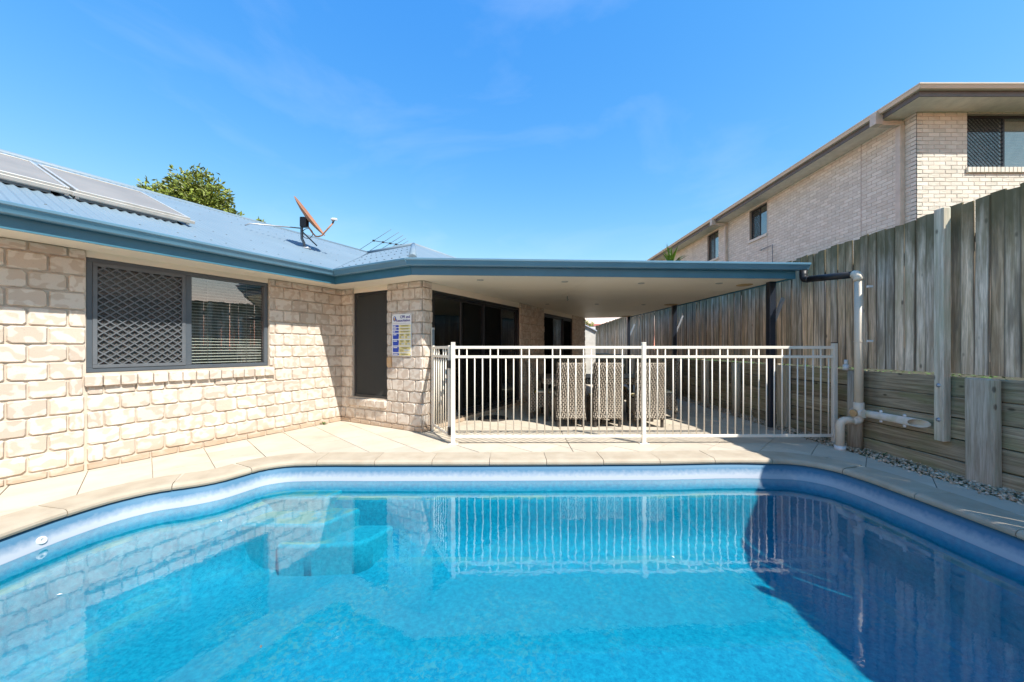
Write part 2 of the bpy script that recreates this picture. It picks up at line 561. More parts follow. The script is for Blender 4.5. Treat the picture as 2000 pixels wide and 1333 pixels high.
M['wicker'] = wicker_mat('wicker', (0.58, 0.50, 0.40), (0.46, 0.39, 0.30), (0.03, 0.024, 0.018))
M['table_top'] = plain('table_top', (0.13, 0.115, 0.10), (0.09, 0.08, 0.07), 8, rough=0.4, stretch=(0.2, 1, 1))
M['dark_wood'] = plain('dark_leg', (0.06, 0.05, 0.042), rough=0.5)
M['solar_frame'] = plain('aluminium', (0.56, 0.56, 0.52), (0.48, 0.47, 0.42), 9, rough=0.4, metal=0.35, world=True)
M['solar_dark'] = plain('solar_skirt', (0.10, 0.13, 0.15), (0.07, 0.09, 0.10), 12, rough=0.6, world=True)
M['solar_glass'] = plain('solar_glass', (0.27, 0.255, 0.23), (0.22, 0.21, 0.19), 1.5, 4, 0.5, spec=0.2, world=True)
M['rust'] = plain('rusty_dish', (0.40, 0.19, 0.10), (0.33, 0.145, 0.075), 7, 6, 0.7)
M['steel'] = plain('painted_steel', (0.13, 0.17, 0.19), (0.10, 0.13, 0.15), 10, rough=0.5, metal=0.2)
M['leaf'] = plain('tree_leaf', (0.23, 0.28, 0.045), (0.12, 0.17, 0.028), 1, rough=0.45, spec=0.5, var=0.55)
M['yucca'] = plain('yucca_leaf', (0.13, 0.22, 0.025), (0.08, 0.15, 0.02), 2, rough=0.4, var=0.35)
M['weed'] = plain('weed_leaf', (0.05, 0.13, 0.015), (0.08, 0.17, 0.022), 5, rough=0.5, var=0.3)
M['bark'] = plain('bark', (0.22, 0.19, 0.15), (0.14, 0.12, 0.09), 12, rough=0.9)
M['n_gutter'] = plain('neighbour_gutter', (0.68, 0.60, 0.49), (0.65, 0.57, 0.46), 3, rough=0.4, world=True)
M['n_fascia'] = plain('neighbour_fascia', (0.13, 0.12, 0.11), rough=0.5, world=True)
M['n_soffit'] = plain('neighbour_soffit', (0.82, 0.77, 0.67), rough=0.6, world=True)
M['n_pipe'] = plain('neighbour_pipe', (0.60, 0.53, 0.43), rough=0.45, world=True)
M['n_roof'] = plain('neighbour_roof', (0.20, 0.18, 0.16), rough=0.7, world=True)
M['shed_white'] = plain('shed_board', (0.74, 0.72, 0.67), rough=0.5, world=True)
M['shed_roof'] = plain('shed_roof', (0.55, 0.60, 0.70), rough=0.4, world=True)
M['red_roof'] = plain('red_roof', (0.42, 0.13, 0.08), rough=0.7, world=True)
M['interior'] = plain('interior_wall', (0.34, 0.32, 0.28), rough=0.8, world=True)
M['ifloor'] = plain('interior_floor', (0.16, 0.13, 0.10), rough=0.4, world=True)
M['curtain'] = plain('curtain', (0.26, 0.25, 0.235), (0.17, 0.165, 0.155), 9, 3, 0.8, lo=0.48, hi=0.52)
M['cushion'] = plain('cushion', (0.70, 0.66, 0.55), (0.42, 0.30, 0.05), 14, 2, 0.8, lo=0.5, hi=0.56)
M['mat'] = plain('rubber_mat', (0.035, 0.03, 0.027), (0.06, 0.05, 0.045), 25, rough=0.8)
M['light_trim'] = plain('light_trim', (0.42, 0.41, 0.38), rough=0.35, metal=0.4)
M['lens'] = plain('light_lens', (0.75, 0.75, 0.7), rough=0.2)
M['vent_wood'] = plain('tan_vent', (0.50, 0.33, 0.16), rough=0.6)
M['sign_white'] = plain('sign_white', (0.80, 0.80, 0.79), (0.78, 0.78, 0.77), 4, rough=0.35)
M['sign_blue'] = plain('sign_blue', (0.015, 0.07, 0.46), (0.012, 0.06, 0.42), 4, rough=0.35)
M['sign_yellow'] = plain('sign_yellow', (0.80, 0.66, 0.24), (0.78, 0.68, 0.32), 4, rough=0.4)
M['sign_gold'] = plain('sign_gold', (0.70, 0.45, 0.05), rough=0.4)
M['sign_ink'] = plain('sign_ink', (0.10, 0.09, 0.05), rough=0.5)
M['sign_navy'] = plain('sign_navy', (0.03, 0.03, 0.26), rough=0.4)
M['sign_grey'] = plain('sign_grey', (0.42, 0.42, 0.44), rough=0.5)
M['sign_pale'] = plain('sign_pale', (0.66, 0.66, 0.62), rough=0.5)

# ------------------------------------------------------------------ pool outline (inner coping edge, counter-clockwise)
CTRL = [(3.39, 0.6), (3.39, 1.5), (3.39, 2.5), (3.39, 3.2), (3.375, 3.55), (3.30, 3.82), (3.12, 3.98), (2.8, 4.03), (1.5, 4.0), (0, 3.975), (-1.5, 3.965),
        (-2.15, 3.96), (-2.42, 3.93), (-2.60, 3.82), (-2.69, 3.64), (-2.78, 3.47), (-2.94, 3.34), (-3.14, 3.23), (-3.28, 3.05), (-3.37, 2.76), (-3.40, 2.4), (-3.4, 1.5), (-3.4, 0.6),
        (-3.3, 0.36), (-3.05, 0.28), (-1.5, 0.26), (0, 0.26), (1.5, 0.26), (3.05, 0.28), (3.3, 0.36)]


def catmull(pts, step=0.06):
    out = []
    n = len(pts)
    for i in range(n):
        p0, p1, p2, p3 = (Vector(pts[(i + k) % n]) for k in (-1, 0, 1, 2))
        L = (p2 - p1).length
        m = max(1, int(L / step))
        # centripetal tangents keep the long straights flat
        d0, d1, d2 = max((p1 - p0).length, 1e-3), max(L, 1e-3), max((p3 - p2).length, 1e-3)
        t1 = (p1 - p0) / d0 - (p2 - p0) / (d0 + d1) + (p2 - p1) / d1
        t2 = (p2 - p1) / d1 - (p3 - p1) / (d1 + d2) + (p3 - p2) / d2
        t1 *= d1
        t2 *= d1
        for k in range(m):
            t = k / m
            out.append(p1 * (2 * t ** 3 - 3 * t ** 2 + 1) + t1 * (t ** 3 - 2 * t ** 2 + t) + p2 * (-2 * t ** 3 + 3 * t ** 2) + t2 * (t ** 3 - t ** 2))
    return out


OUT = catmull(CTRL)


def offset_loop(loop, o):
    n = len(loop)
    r = []
    for i in range(n):
        d = (loop[(i + 1) % n] - loop[i - 1]).normalized()
        r.append(loop[i] + Vector((d.y, -d.x)) * o)
    return r


def holed_sheet(name, outer, hole, z, mat):
    bm = bmesh.new()
    es = []
    for loop in (outer, hole):
        vs_ = [bm.verts.new((p[0], p[1], z)) for p in loop]
        es += [bm.edges.new((vs_[i], vs_[(i + 1) % len(vs_)])) for i in range(len(vs_))]
    bmesh.ops.triangle_fill(bm, use_beauty=True, edges=es)
    for f in bm.faces:
        if f.normal.z < 0: f.normal_flip()
    me = bpy.data.meshes.new(name)
    bm.to_mesh(me)
    bm.free()
    return new(name, me, mat)


# ------------------------------------------------------------------ frames of reference
TH = rad(28.84)
C0 = Vector((-2.886, 6.197))
U = Vector((math.sin(TH), math.cos(TH)))
W = Vector((math.cos(TH), -math.sin(TH)))


def hw(t, s):  # house plan coordinates -> world plan
    return C0 + W * t + U * s


F0 = Vector((-1.318, 4.821))   # patio roof: front left, front right, back right
F1 = Vector((3.922, 5.105))
F2 = Vector((3.70, 11.72))
HEND = hw(1.81, 7.65)

# ------------------------------------------------------------------ ground and paving
tag(holed_sheet('ground', [(-250, -250), (250, -250), (250, 250), (-250, 250)], offset_loop(OUT, 0.2), -0.035, M['ground']), 'dry grass and earth round the houses', 'ground', kind='structure')
terr = MB().prism([(4.47, -30), (60, -30), (60, 60), (4.47, 60)], -0.02, 0.90).build('terrain', M['soil'])
tag(terr, 'raised earth of the neighbouring block behind the retaining wall', 'terrain', kind='structure')

paving = holed_sheet('paving', [(-9, -1.5), (4.03, -1.5), (4.03, 13.2), (-9, 13.2)], offset_loop(OUT, 0.06), -0.010, M['grout'])
tag(paving, 'cream paving laid on the diagonal round pool and patio', 'paving', kind='structure')


def clip(poly, nx, ny, c):  # keep nx*x + ny*y >= c
    out = []
    for i in range(len(poly)):
        a, b = poly[i], poly[(i + 1) % len(poly)]
        da, db = nx * a[0] + ny * a[1] - c, nx * b[0] + ny * b[1] - c
        if da >= 0: out.append(a)
        if (da >= 0) != (db >= 0):
            k = da / (da - db)
            out.append((a[0] + (b[0] - a[0]) * k, a[1] + (b[1] - a[1]) * k))
    return out


def area(p):
    return 0.5 * abs(sum(p[i][0] * p[(i + 1) % len(p)][1] - p[(i + 1) % len(p)][0] * p[i][1] for i in range(len(p))))


TS, TG = 0.455, 0.0035
rt2 = math.sqrt(0.5)
lx = (-2.55 + 3.5, 4.0 - 2.95)
nl = math.hypot(*lx)
regions = [[(0, 1, 4.13)], [(0, -1, -4.13), (-1, 0, 3.52)], [(0, -1, -4.13), (1, 0, -3.52), (-lx[1] / nl, lx[0] / nl, (-lx[1] * -3.5 + lx[0] * 2.95) / nl), (-1, 0, 2.0)], [(0, -1, -4.13), (1, 0, 3.56)]]
JX = 0.725
for side in (0, 1):
    for i in range(-30, 40):
        for j in range(-45, 20):
            a0, b0 = 0.046 + i * TS, -0.09 + j * TS
            q = [(a0 + TG, b0 + TG), (a0 + TS - TG, b0 + TG), (a0 + TS - TG, b0 + TS - TG), (a0 + TG, b0 + TS - TG)]
            poly = [((a + b) * rt2, (a - b) * rt2) for a, b in q][::-1]   # a=(x+y)/rt2, b=(x-y)/rt2
            cx = sum(p[0] for p in poly) / 4
            cy = sum(p[1] for p in poly) / 4
            if cy < 0.6 or cy > 12.6 or cx > 4.4 or cx < -7: continue
            rel = Vector((cx, cy)) - C0
            t_, s_ = rel.dot(W), rel.dot(U)
            if (s_ < 0.35 and t_ < -0.36) or (s_ >= 0.34 and t_ < 1.42): continue
            poly = clip(poly, -1, 0, -4.0)
            if not poly: continue
            poly = clip(poly, (1, -1)[side], 0, (JX + 0.005, -(JX - 0.005))[side])
            if len(poly) < 3: continue
            pieces = []
            for reg in regions:
                p = poly
                for h in reg:
                    p = clip(p, *h)
                    if len(p) < 3: break
                if len(p) >= 3 and area(p) > 1e-4: pieces.append(p)
            if not pieces or sum(area(p) for p in pieces) < 0.004: continue
            mb = MB()
            dz = R.uniform(-0.0012, 0.0012)
            for p in pieces: mb.prism([(x - cx, y - cy) for x, y in p], -0.014, dz)
            mb.build('tile', M['tile'], paving, loc=(cx, cy, 0))

# ------------------------------------------------------------------ pool
pool = empty('swimming_pool', (0, 2.2, -0.2), 0, 'blue fibreglass swimming pool with cream stone edging', 'pool')
PO = Vector((0, 2.2))


def ploop(o): return [p - PO for p in offset_loop(OUT, o)]


rings = [(0.05, 0.15), (0.03, 0.145), (0.0, 0.10), (-0.04, 0.0), (-0.07, -0.11), (-0.085, -0.14), (-0.15, -0.155), (-0.17, -0.175)]
deep = [(0.185, -0.32), (0.205, -0.46), (0.25, -0.57), (0.34, -0.645), (0.48, -0.685), (0.68, -0.70), (1.0, -0.705)]   # inset towards the centre, depth
mb = MB()
n = len(OUT)
for o, z in rings:
    mb.v += [(p.x, p.y, z) for p in ploop(o)]
PC = Vector((0.0, 2.12)) - PO
for ins, z in deep:
    mb.v += [(PC.x + (p.x - PC.x) * (3.4 - ins) / 3.4, PC.y + (p.y - PC.y) * (1.86 - ins) / 1.86, z) for p in ploop(0)]
NR = len(rings) + len(deep)
for i in range(NR - 1):
    for j in range(n):
        mb.f.append((i * n + j, i * n + (j + 1) % n, (i + 1) * n + (j + 1) % n, (i + 1) * n + j))
        mb.sm.append(True)
b_ = len(mb.v)
mb.v.append((PC.x, PC.y, -0.715))
for j in range(n):
    mb.f.append(((NR - 1) * n + j, (NR - 1) * n + (j + 1) % n, b_))
    mb.sm.append(True)
mb.build('shell', M['shell'], pool)
sh = pool.children[0].data
if sh.polygons[-1].normal.z < 0: sh.flip_normals()

for poly, zt in (([(-2.66, 4.05), (-1.74, 4.05), (-1.88, 3.73), (-2.50, 3.72), (-2.66, 3.78)], -0.285),
                 ([(-3.05, 4.05), (-1.40, 4.05), (-1.78, 3.47), (-1.86, 3.44), (-2.62, 3.47), (-2.86, 3.35), (-3.05, 3.30)], -0.43),
                 ([(-2.2, 4.05), (-1.08, 4.05), (-1.36, 3.50), (-1.46, 3.43), (-1.9, 3.40), (-2.2, 3.40)], -0.60)):
    bm = bmesh.new()
    m0 = MB().prism([(x, y - 2.2) for x, y in poly], -1.05 + 0.2, zt + 0.2)
    me = m0.mesh('step')
    bm.from_mesh(me)
    bmesh.ops.recalc_face_normals(bm, faces=bm.faces[:])
    bmesh.ops.bevel(bm, geom=[e for e in bm.edges if max(v.co.z for v in e.verts) > zt + 0.19], offset=0.035, segments=3, affect='EDGES', profile=0.5)
    for f in bm.faces: f.smooth = f.calc_area() < 0.03
    bm.to_mesh(me); bm.free()
    new('step', me, M['step_shell_lit'], pool)

prof = [(0.045, -0.052), (0.006, -0.047), (0.0, -0.03), (0.004, -0.012), (0.018, 0.001), (0.04, 0.006), (0.325, 0.006), (0.325, -0.05)]
acc = [0.0]
for i in range(n): acc.append(acc[-1] + (OUT[(i + 1) % n] - OUT[i]).length)
tot = acc[-1]


def at_len(d):
    d %= tot
    for i in range(n):
        if acc[i + 1] >= d:
            k = (d - acc[i]) / max(acc[i + 1] - acc[i], 1e-6)
            return OUT[i].lerp(OUT[(i + 1) % n], k)
    return OUT[0]


NC = round(tot / 0.62)
CL = tot / NC
for k in range(NC):
    a, b = k * CL + 0.003, (k + 1) * CL - 0.003
    path = [at_len(a + (b - a) * q / 8) for q in range(9)]
    mid = path[4]
    if mid.y < 0.5 and abs(mid.x) < 3.2 and k % 1: continue
    mb = MB().sweep(prof, [p - mid for p in path])
    mb.build('coping_stone', M['coping'], pool, loc=(mid.x, mid.y - 2.2, 0.2 + R.uniform(-0.0015, 0.0015)))

# return fitting on the left wall
T = Matrix.Translation((-3.362, 2.62 - 2.2, 0.052)) @ Matrix.Rotation(rad(72), 4, 'Y') @ Matrix.Rotation(0.0, 4, 'Z')
fit = MB().lathe([(0.001, 0.002), (0.009, 0.001), (0.010, 0.007), (0.024, 0.008), (0.028, 0.003), (0.028, -0.02)], 20, T).build('return_fitting', M['white_pvc'], pool)
fit['label'] = 'white round water inlet set in the blue shell'

mb = MB()
loop = offset_loop(OUT, 0.02)
mb.v = [(p.x, p.y, -0.2) for p in loop]
mb.f = [tuple(range(n))]
mb.sm = [False]
wat = mb.build('water', M['water'], fix=False)
tag(wat, 'clear calm blue water filling the swimming pool', 'water', kind='structure')

# a few leaves and petals in the water
for x, y, a_, dark, lab in ((-2.62, 2.12, .4, 0, 'tiny white petal on the pool water near the left wall of the pool'), (-1.2, 1.75, 2.2, 1, 'tiny dark leaf on the pool water in front of the steps'),
                            (1.1, 2.5, 1.9, 0, 'tiny white petal on the pool water below the mirrored fence'), (-2.4, 3.02, 2.6, 0, 'tiny white petal on the pool water close to the pool steps')):
    l_ = .013
    o = MB().add([(-l_, 0, 0), (-.2 * l_, .45 * l_, .003), (l_, 0, .001), (-.2 * l_, -.45 * l_, .003)], [(0, 3, 2, 1)]).build('floating_leaf' if dark else 'floating_petal', M['bark'] if dark else M['sign_white'], loc=(x, y, -.1985), rz=a_, fix=False)
    tag(o, lab, 'leaf' if dark else 'petal')

# ------------------------------------------------------------------ brick laying
def brick_meshes(L, H, name, count, cut=(0.004, 0.024), prot=(0.014, 0.024), ch=0.0085):
    out = []
    for q in range(count):
        cs = [R.uniform(*cut) for _ in range(4)]
        def ring(y, ins, jit):
            x, z = L / 2 - ins, H / 2 - ins
            pts = []
            for (sx, sz), c in zip(((-1, -1), (1, -1), (1, 1), (-1, 1)), cs):
                a = (sx * (x - c), y, sz * z)
                b = (sx * x, y, sz * (z - c))
                pts += ([b, a] if sx * sz > 0 else [a, b])
            return [(p[0] + R.uniform(-jit, jit), p[1] + R.uniform(-jit, jit) * 0.7, p[2] + R.uniform(-jit, jit)) for p in pts]
        pr = R.uniform(*prot)
        v = ring(0.03, 0, 0) + ring(-pr * 0.25, 0.0, 0.0012) + ring(-pr, ch, 0.0022)
        f = []
        for r in (0, 1):
            f += [(r * 8 + j, r * 8 + (j + 1) % 8, r * 8 + 8 + (j + 1) % 8, r * 8 + 8 + j) for j in range(8)]
        f.append(tuple(range(16, 24)))
        me = MB().add(v, f).mesh(name)
        bm = bmesh.new(); bm.from_mesh(me)
        bmesh.ops.recalc_face_normals(bm, faces=bm.faces[:])
        for ff in bm.faces: ff.smooth = False
        bm.to_mesh(me); bm.free()
        out.append(me)
    return out


def sub_rect(r, o):
    x0, x1, z0, z1 = r
    a0, a1, b0, b1 = o
    if a0 >= x1 or a1 <= x0 or b0 >= z1 or b1 <= z0: return [r]
    res = []
    if a0 > x0: res.append((x0, a0, z0, z1))
    if a1 < x1: res.append((a1, x1, z0, z1))
    m0, m1 = max(x0, a0), min(x1, a1)
    if b0 > z0: res.append((m0, m1, z0, b0))
    if b1 < z1: res.append((m0, m1, b1, z1))
    return res


def courses(x0, x1, z0, z1, L, H, first, opens, phase=0):
    rects = []
    z = z0
    k = 0
    while z < z1 - 0.02:
        h = first if (k == 0 and first) else H
        zt = min(z + h, z1)
        off = (L / 2 if (k + phase) % 2 else 0)
        i0 = math.floor((x0 - off) / L) - 1
        i1 = math.ceil((x1 - off) / L) + 1
        for i in range(i0, i1):
            a, b = max(off + i * L, x0), min(off + (i + 1) * L, x1)
            if b - a < 0.03: continue
            rs = [(a, b, z, zt)]
            for o in opens:
                rs = [q for r in rs for q in sub_rect(r, o)]
            rects += [r for r in rs if r[1] - r[0] > 0.035 and r[3] - r[2] > 0.03]
        z = zt
        k += 1
    return rects


def place_bricks(wall, rects, meshes, L, H, joint, mat, name='brick', special=None):
    for r in rects:
        me = R.choice(meshes)
        o = bpy.data.objects.new(name, me)
        COL.objects.link(o)
        if not me.materials: me.materials.append(mat)
        o.parent = wall
        o.location = ((r[0] + r[1]) / 2, 0, (r[2] + r[3]) / 2)
        o.scale = ((r[1] - r[0] - joint) / L * R.choice((1, 1, -1)), 1, (r[3] - r[2] - joint) / H)
        if special and special[0] < o.location.x < special[1] and special[2] < o.location.z < special[3]:
            o.material_slots[0].link = 'OBJECT'
            o.material_slots[0].material = special[4]


def stuff_bricks(wall, rects, meshes, L, H, joint, mat, name='brickwork'):
    mb = MB()
    for r in rects:
        me = R.choice(meshes)
        sx, sz = (r[1] - r[0] - joint) / L, (r[3] - r[2] - joint) / H
        cx, cz = (r[0] + r[1]) / 2, (r[2] + r[3]) / 2
        mb.add([(cx + v.co.x * sx, v.co.y, cz + v.co.z * sz) for v in me.vertices], [tuple(p.vertices) for p in me.polygons])
    o = mb.build(name, mat, wall, fix=False)
    o['kind'] = 'stuff'
    return o


def wall_mesh(x0, x1, z0, z1, opens, th=0.11):
    xs = sorted({x0, x1, *[q for o in opens for q in o[:2]]})
    zs = sorted({z0, z1, *[q for o in opens for q in o[2:]]})
    xs = [x for x in xs if x0 <= x <= x1]
    zs = [z for z in zs if z0 <= z <= z1]
    mb = MB()
    inside = lambda x, z: any(o[0] < x < o[1] and o[2] < z < o[3] for o in opens)
    def solid(i, j): return 0 <= i < len(xs) - 1 and 0 <= j < len(zs) - 1 and not inside((xs[i] + xs[i + 1]) / 2, (zs[j] + zs[j + 1]) / 2)
    for i in range(len(xs) - 1):
        for j in range(len(zs) - 1):
            if not solid(i, j): continue
            a, b, c, d = xs[i], xs[i + 1], zs[j], zs[j + 1]
            mb.add([(a, 0, c), (b, 0, c), (b, 0, d), (a, 0, d)], [(0, 1, 2, 3)])
            mb.add([(a, th, c), (b, th, c), (b, th, d), (a, th, d)], [(3, 2, 1, 0)])
            if not solid(i - 1, j): mb.add([(a, 0, c), (a, th, c), (a, th, d), (a, 0, d)], [(3, 2, 1, 0)])
            if not solid(i + 1, j): mb.add([(b, 0, c), (b, th, c), (b, th, d), (b, 0, d)], [(0, 1, 2, 3)])
            if not solid(i, j - 1): mb.add([(a, 0, c), (b, 0, c), (b, th, c), (a, th, c)], [(3, 2, 1, 0)])
            if not solid(i, j + 1): mb.add([(a, 0, d), (b, 0, d), (b, th, d), (a, th, d)], [(0, 1, 2, 3)])
    return mb


# ------------------------------------------------------------------ house
house = empty('house', (C0.x, C0.y, 0), -TH, 'low cream block house with blue corrugated roof and dark framed windows', 'house')
SOF = 2.215
BL, BH, JT = 0.240, 0.1700, 0.010
BM = brick_meshes(BL - JT, BH - JT, 'brick', 10)

# left wall (runs along local s, faces +t)
WIN = (-2.88, -1.156, 0.975, 2.145)
left = wall_mesh(-6.2, 0, -0.03, SOF, [WIN[:3] + (SOF + 1,)]).build('wall', M['mortar'], house, loc=(0, 0, 0), rz=rad(90))
left['label'] = 'sunlit side wall of patchy cream blocks with the wide window'
SILL = (-2.90, -1.10, 0.86, 0.975)
rc = courses(-6.2, 0, 0.0, SOF - 0.004, BL, BH, 0.075, [WIN[:3] + (SOF + 1,), SILL, (-2.889, -2.879, 0, 0.86)])
vis = [r for r in rc if r[1] > -3.62]
place_bricks(left, vis, BM, BL - JT, BH - JT, JT, M['brick'])
stuff_bricks(left, [r for r in rc if r[1] <= -3.62], BM, BL - JT, BH - JT, JT, M['brick'])


def sill(wall, x0, x1, z0, z1, proj, m=0.128):
    k = round((x1 - x0) / m)
    for i in range(k):
        a, b = x0 + (x1 - x0) * i / k, x0 + (x1 - x0) * (i + 1) / k
        mb = MB()
        w, h = b - a - 0.008, z1 - z0
        mb.box(-w / 2, w / 2, -proj, 0.07, -h / 2, h / 2 - 0.008, 0.008)
        for q in range(len(mb.v)):
            x, y, z = mb.v[q]
            mb.v[q] = (x + R.uniform(-.001, .001), y + R.uniform(-.002, .002), z - (0.02 * (-y / proj) if y < 0 else 0) + R.uniform(-.001, .001))
        mb.build('sill_brick', M['brick'], wall, loc=((a + b) / 2, 0, (z0 + z1) / 2))


sill(left, *SILL, 0.055)


def frame_mb(x0, x1, z0, z1, wd, y0, y1, mulls=(), mw=0.045, c=0.004):
    mb = MB()
    mb.box(x0, x1, y0, y1, z1 - wd, z1, c)
    mb.box(x0, x1, y0, y1, z0, z0 + wd, c)
    mb.box(x0, x0 + wd, y0 + .001, y1, z0 + wd, z1 - wd, c)
    mb.box(x1 - wd, x1, y0 + .001, y1, z0 + wd, z1 - wd, c)
    for q in mulls: mb.box(q - mw / 2, q + mw / 2, y0 - .001, y1, z0 + wd, z1 - wd, c)
    return mb


def diamonds(x0, x1, z0, z1, pw, ph, wd, y0, y1):
    mb = MB()
    sl = ph / pw
    ang = math.atan2(ph, pw)
    for sgn in (1, -1):
        # lines z = z0 + sgn*sl*(x - c)
        k0 = int(((x0 - x1) - (z1 - z0) / sl) / pw) - 2
        for k in range(k0, -k0 + 2):
            c = x0 + k * pw
            pts = []
            for xx in (x0, x1):
                zz = z0 + sgn * sl * (xx - c)
                if z0 <= zz <= z1: pts.append((xx, zz))
            for zz in (z0, z1):
                xx = c + sgn * (zz - z0) / sl
                if x0 < xx < x1: pts.append((xx, zz))
            if len(pts) < 2: continue
            (xa, za), (xb, zb) = pts[0], pts[1]
            ln = math.hypot(xb - xa, zb - za)
            if ln < 0.02: continue
            T = Matrix.Translation(((xa + xb) / 2, 0, (za + zb) / 2)) @ Matrix.Rotation(-math.atan2(zb - za, xb - xa), 4, 'Y')
            dy = 0.001 if sgn > 0 else 0
            mb.box(-ln / 2, ln / 2, y0 + dy, y1 + dy, -wd / 2, wd / 2, 0, T)
    return mb


# wide window in the left wall
a, b, z0, z1 = WIN
win = frame_mb(a + .004, b - .004, z0 + .004, z1, 0.045, 0.018, 0.085, [-2.053], 0.06).build('window', M['grey_frame'], left)
win['label'] = 'wide slate grey sliding window, its left half behind a diamond security screen'
MB().box(a + .05, -2.083, 0.070, 0.075, z0 + .05, z1 - .045).build('pane', M['glass'], win)
MB().box(-2.024, b - .05, 0.060, 0.065, z0 + .05, z1 - .045).build('pane', M['glass'], win)
sc = frame_mb(a + .047, -2.082, z0 + .047, z1 - .043, 0.035, 0.010, 0.034, c=0.003)
d = diamonds(a + .08, -2.115, z0 + .08, z1 - .078, 0.092, 0.074, 0.010, 0.014, 0.026)
sc.add(d.v, d.f)
M['wire'] = plain('screen_wire', (0.12, 0.132, 0.145), rough=0.45)
sc.build('security_screen', M['wire'], win)
MB().box(a + .07, -2.105, 0.040, 0.0415, z0 + .07, z1 - .07).build('fly_screen', M['screen'], win)
MB().box(a + .004, b - .004, 0.012, 0.10, z1 + .002, SOF - .002).build('window_head', M['soffit'], left)

# end wall with the tall window, and the pier that carries the sign
TW = (0.298, 1.095, 0.43, 2.13)
endw = wall_mesh(0, 1.81, -0.03, SOF, [TW[:3] + (SOF + 1,)]).build('wall', M['mortar'], house)
endw['label'] = 'short end wall of cream blocks with the tall screened window'
SILL2 = (0.225, 1.10, 0.315, 0.43)
rc = courses(0.012, 1.822, 0.0, SOF - .004, BL, BH, 0.075, [TW[:3] + (SOF + 1,), SILL2])
place_bricks(endw, rc, BM, BL - JT, BH - JT, JT, M['brick'], special=(1.0, 1.30, 0.95, 1.10, M['orange_brick']))
sill(endw, *SILL2, 0.06, 0.23)
a, b, z0, z1 = TW
tw = frame_mb(a + .004, b - .004, z0 + .004, z1, 0.04, 0.018, 0.08).build('window', M['black_frame'], endw)
tw['label'] = 'tall narrow window covered by a dark fly screen'
MB().box(a + .04, b - .04, 0.06, 0.065, z0 + .04, z1 - .04).build('pane', M['glass'], tw)
MB().box(a + .04, b - .04, 0.030, 0.0315, z0 + .04, z1 - .04).build('fly_screen', M['dark_screen'], tw)
MB().box(a + .004, b - .004, 0.012, 0.10, z1 + .002, SOF - .002).build('window_head', M['soffit'], endw)

# patio wall with the sliding doors
D1 = (0.196, 3.045, 0.095, 2.105)
D2 = (4.338, 6.454, 0.095, 2.105)
dwl = wall_mesh(0, 7.65, -0.03, SOF, [(D1[0], D1[1], 0.0, SOF + 1), (D2[0], D2[1], 0.0, SOF + 1)]).build('wall', M['mortar'], house, loc=(1.81, 0, 0), rz=rad(90))
dwl['label'] = 'patio wall of cream blocks between two dark glass doors'
rc = courses(0.0, 7.65, 0.0, SOF - .004, BL, BH, 0.075, [(D1[0], D1[1], -1, SOF + 1), (D2[0], D2[1], -1, SOF + 1)], 1)
near = [r for r in rc if r[1] < 0.3]
place_bricks(dwl, near, BM, BL - JT, BH - JT, JT, M['brick'])
stuff_bricks(dwl, [r for r in rc if r[1] >= 0.3], BM, BL - JT, BH - JT, JT, M['brick'])
MB().box(7.65, 7.655, 0, .11, 0, SOF).build('wall_end', M['mortar'], dwl)


def doors(op, cuts, screens, lab):
    a, b, z0, z1 = op
    d = frame_mb(a + .002, b - .002, z0, z1, 0.05, 0.01, 0.10).build('door', M['black_frame'], dwl)
    d['label'] = lab
    for i in range(len(cuts) - 1):
        x0, x1 = cuts[i], cuts[i + 1]
        y = 0.055 if i % 2 else 0.03
        frame_mb(x0, x1, z0 + .05, z1 - .05, 0.05, y, y + .025).build('door_panel', M['black_frame'], d)
        MB().box(x0 + .05, x1 - .05, y + .010, y + .014, z0 + .1, z1 - .1).build('pane', M['door_glass'], d)
        if i in screens:
            MB().box(x0 + .05, x1 - .05, y - .006, y - .004, z0 + .1, z1 - .1).build('fly_screen', M['door_screen'], d)
    MB().box(a, b, -0.03, 0.10, 0.004, z0 - .002, 0.004).build('door_step', M['brick'], dwl)
    for i in range(int((b - a) / 0.24)):
        MB().box(a + .02 + i * .24, a + .25 + i * .24, -0.034, 0.012, z0 - .03, z0 + .004, .003).build('step_tile', M['dark_wood'], dwl)
    MB().box(a + .002, b - .002, 0.012, 0.10, z1 + .002, SOF - .002).build('door_head', M['soffit'], dwl)
    return d


doors(D1, (0.25, 1.0, 1.66, 2.33, 2.99), (1, 2), 'wide black framed sliding glass door beside the gate')
doors(D2, (4.39, 5.05, 5.75, 6.40), (0, 2), 'far black framed glass door behind the dining chairs')

# rooms behind the glass
mb = MB()
mb.box(-6.5, -6.4, -6.1, 7.6, 0, SOF)
mb.box(-6.4, -0.01, -6.2, -6.1, 0, SOF)
mb.box(-6.4, 1.7, 7.56, 7.64, 0, SOF)
mb.box(-6.4, -0.12, 0.0, 0.10, 0, SOF)
mb.build('interior_wall', M['interior'], house)
mb = MB()
mb.prism([(-6.4, -6.1), (-.12, -6.1), (-.12, .11), (1.69, .11), (1.69, 7.55), (-6.4, 7.55)], 0.01, 0.04)
mb.build('interior_floor', M['ifloor'], house)

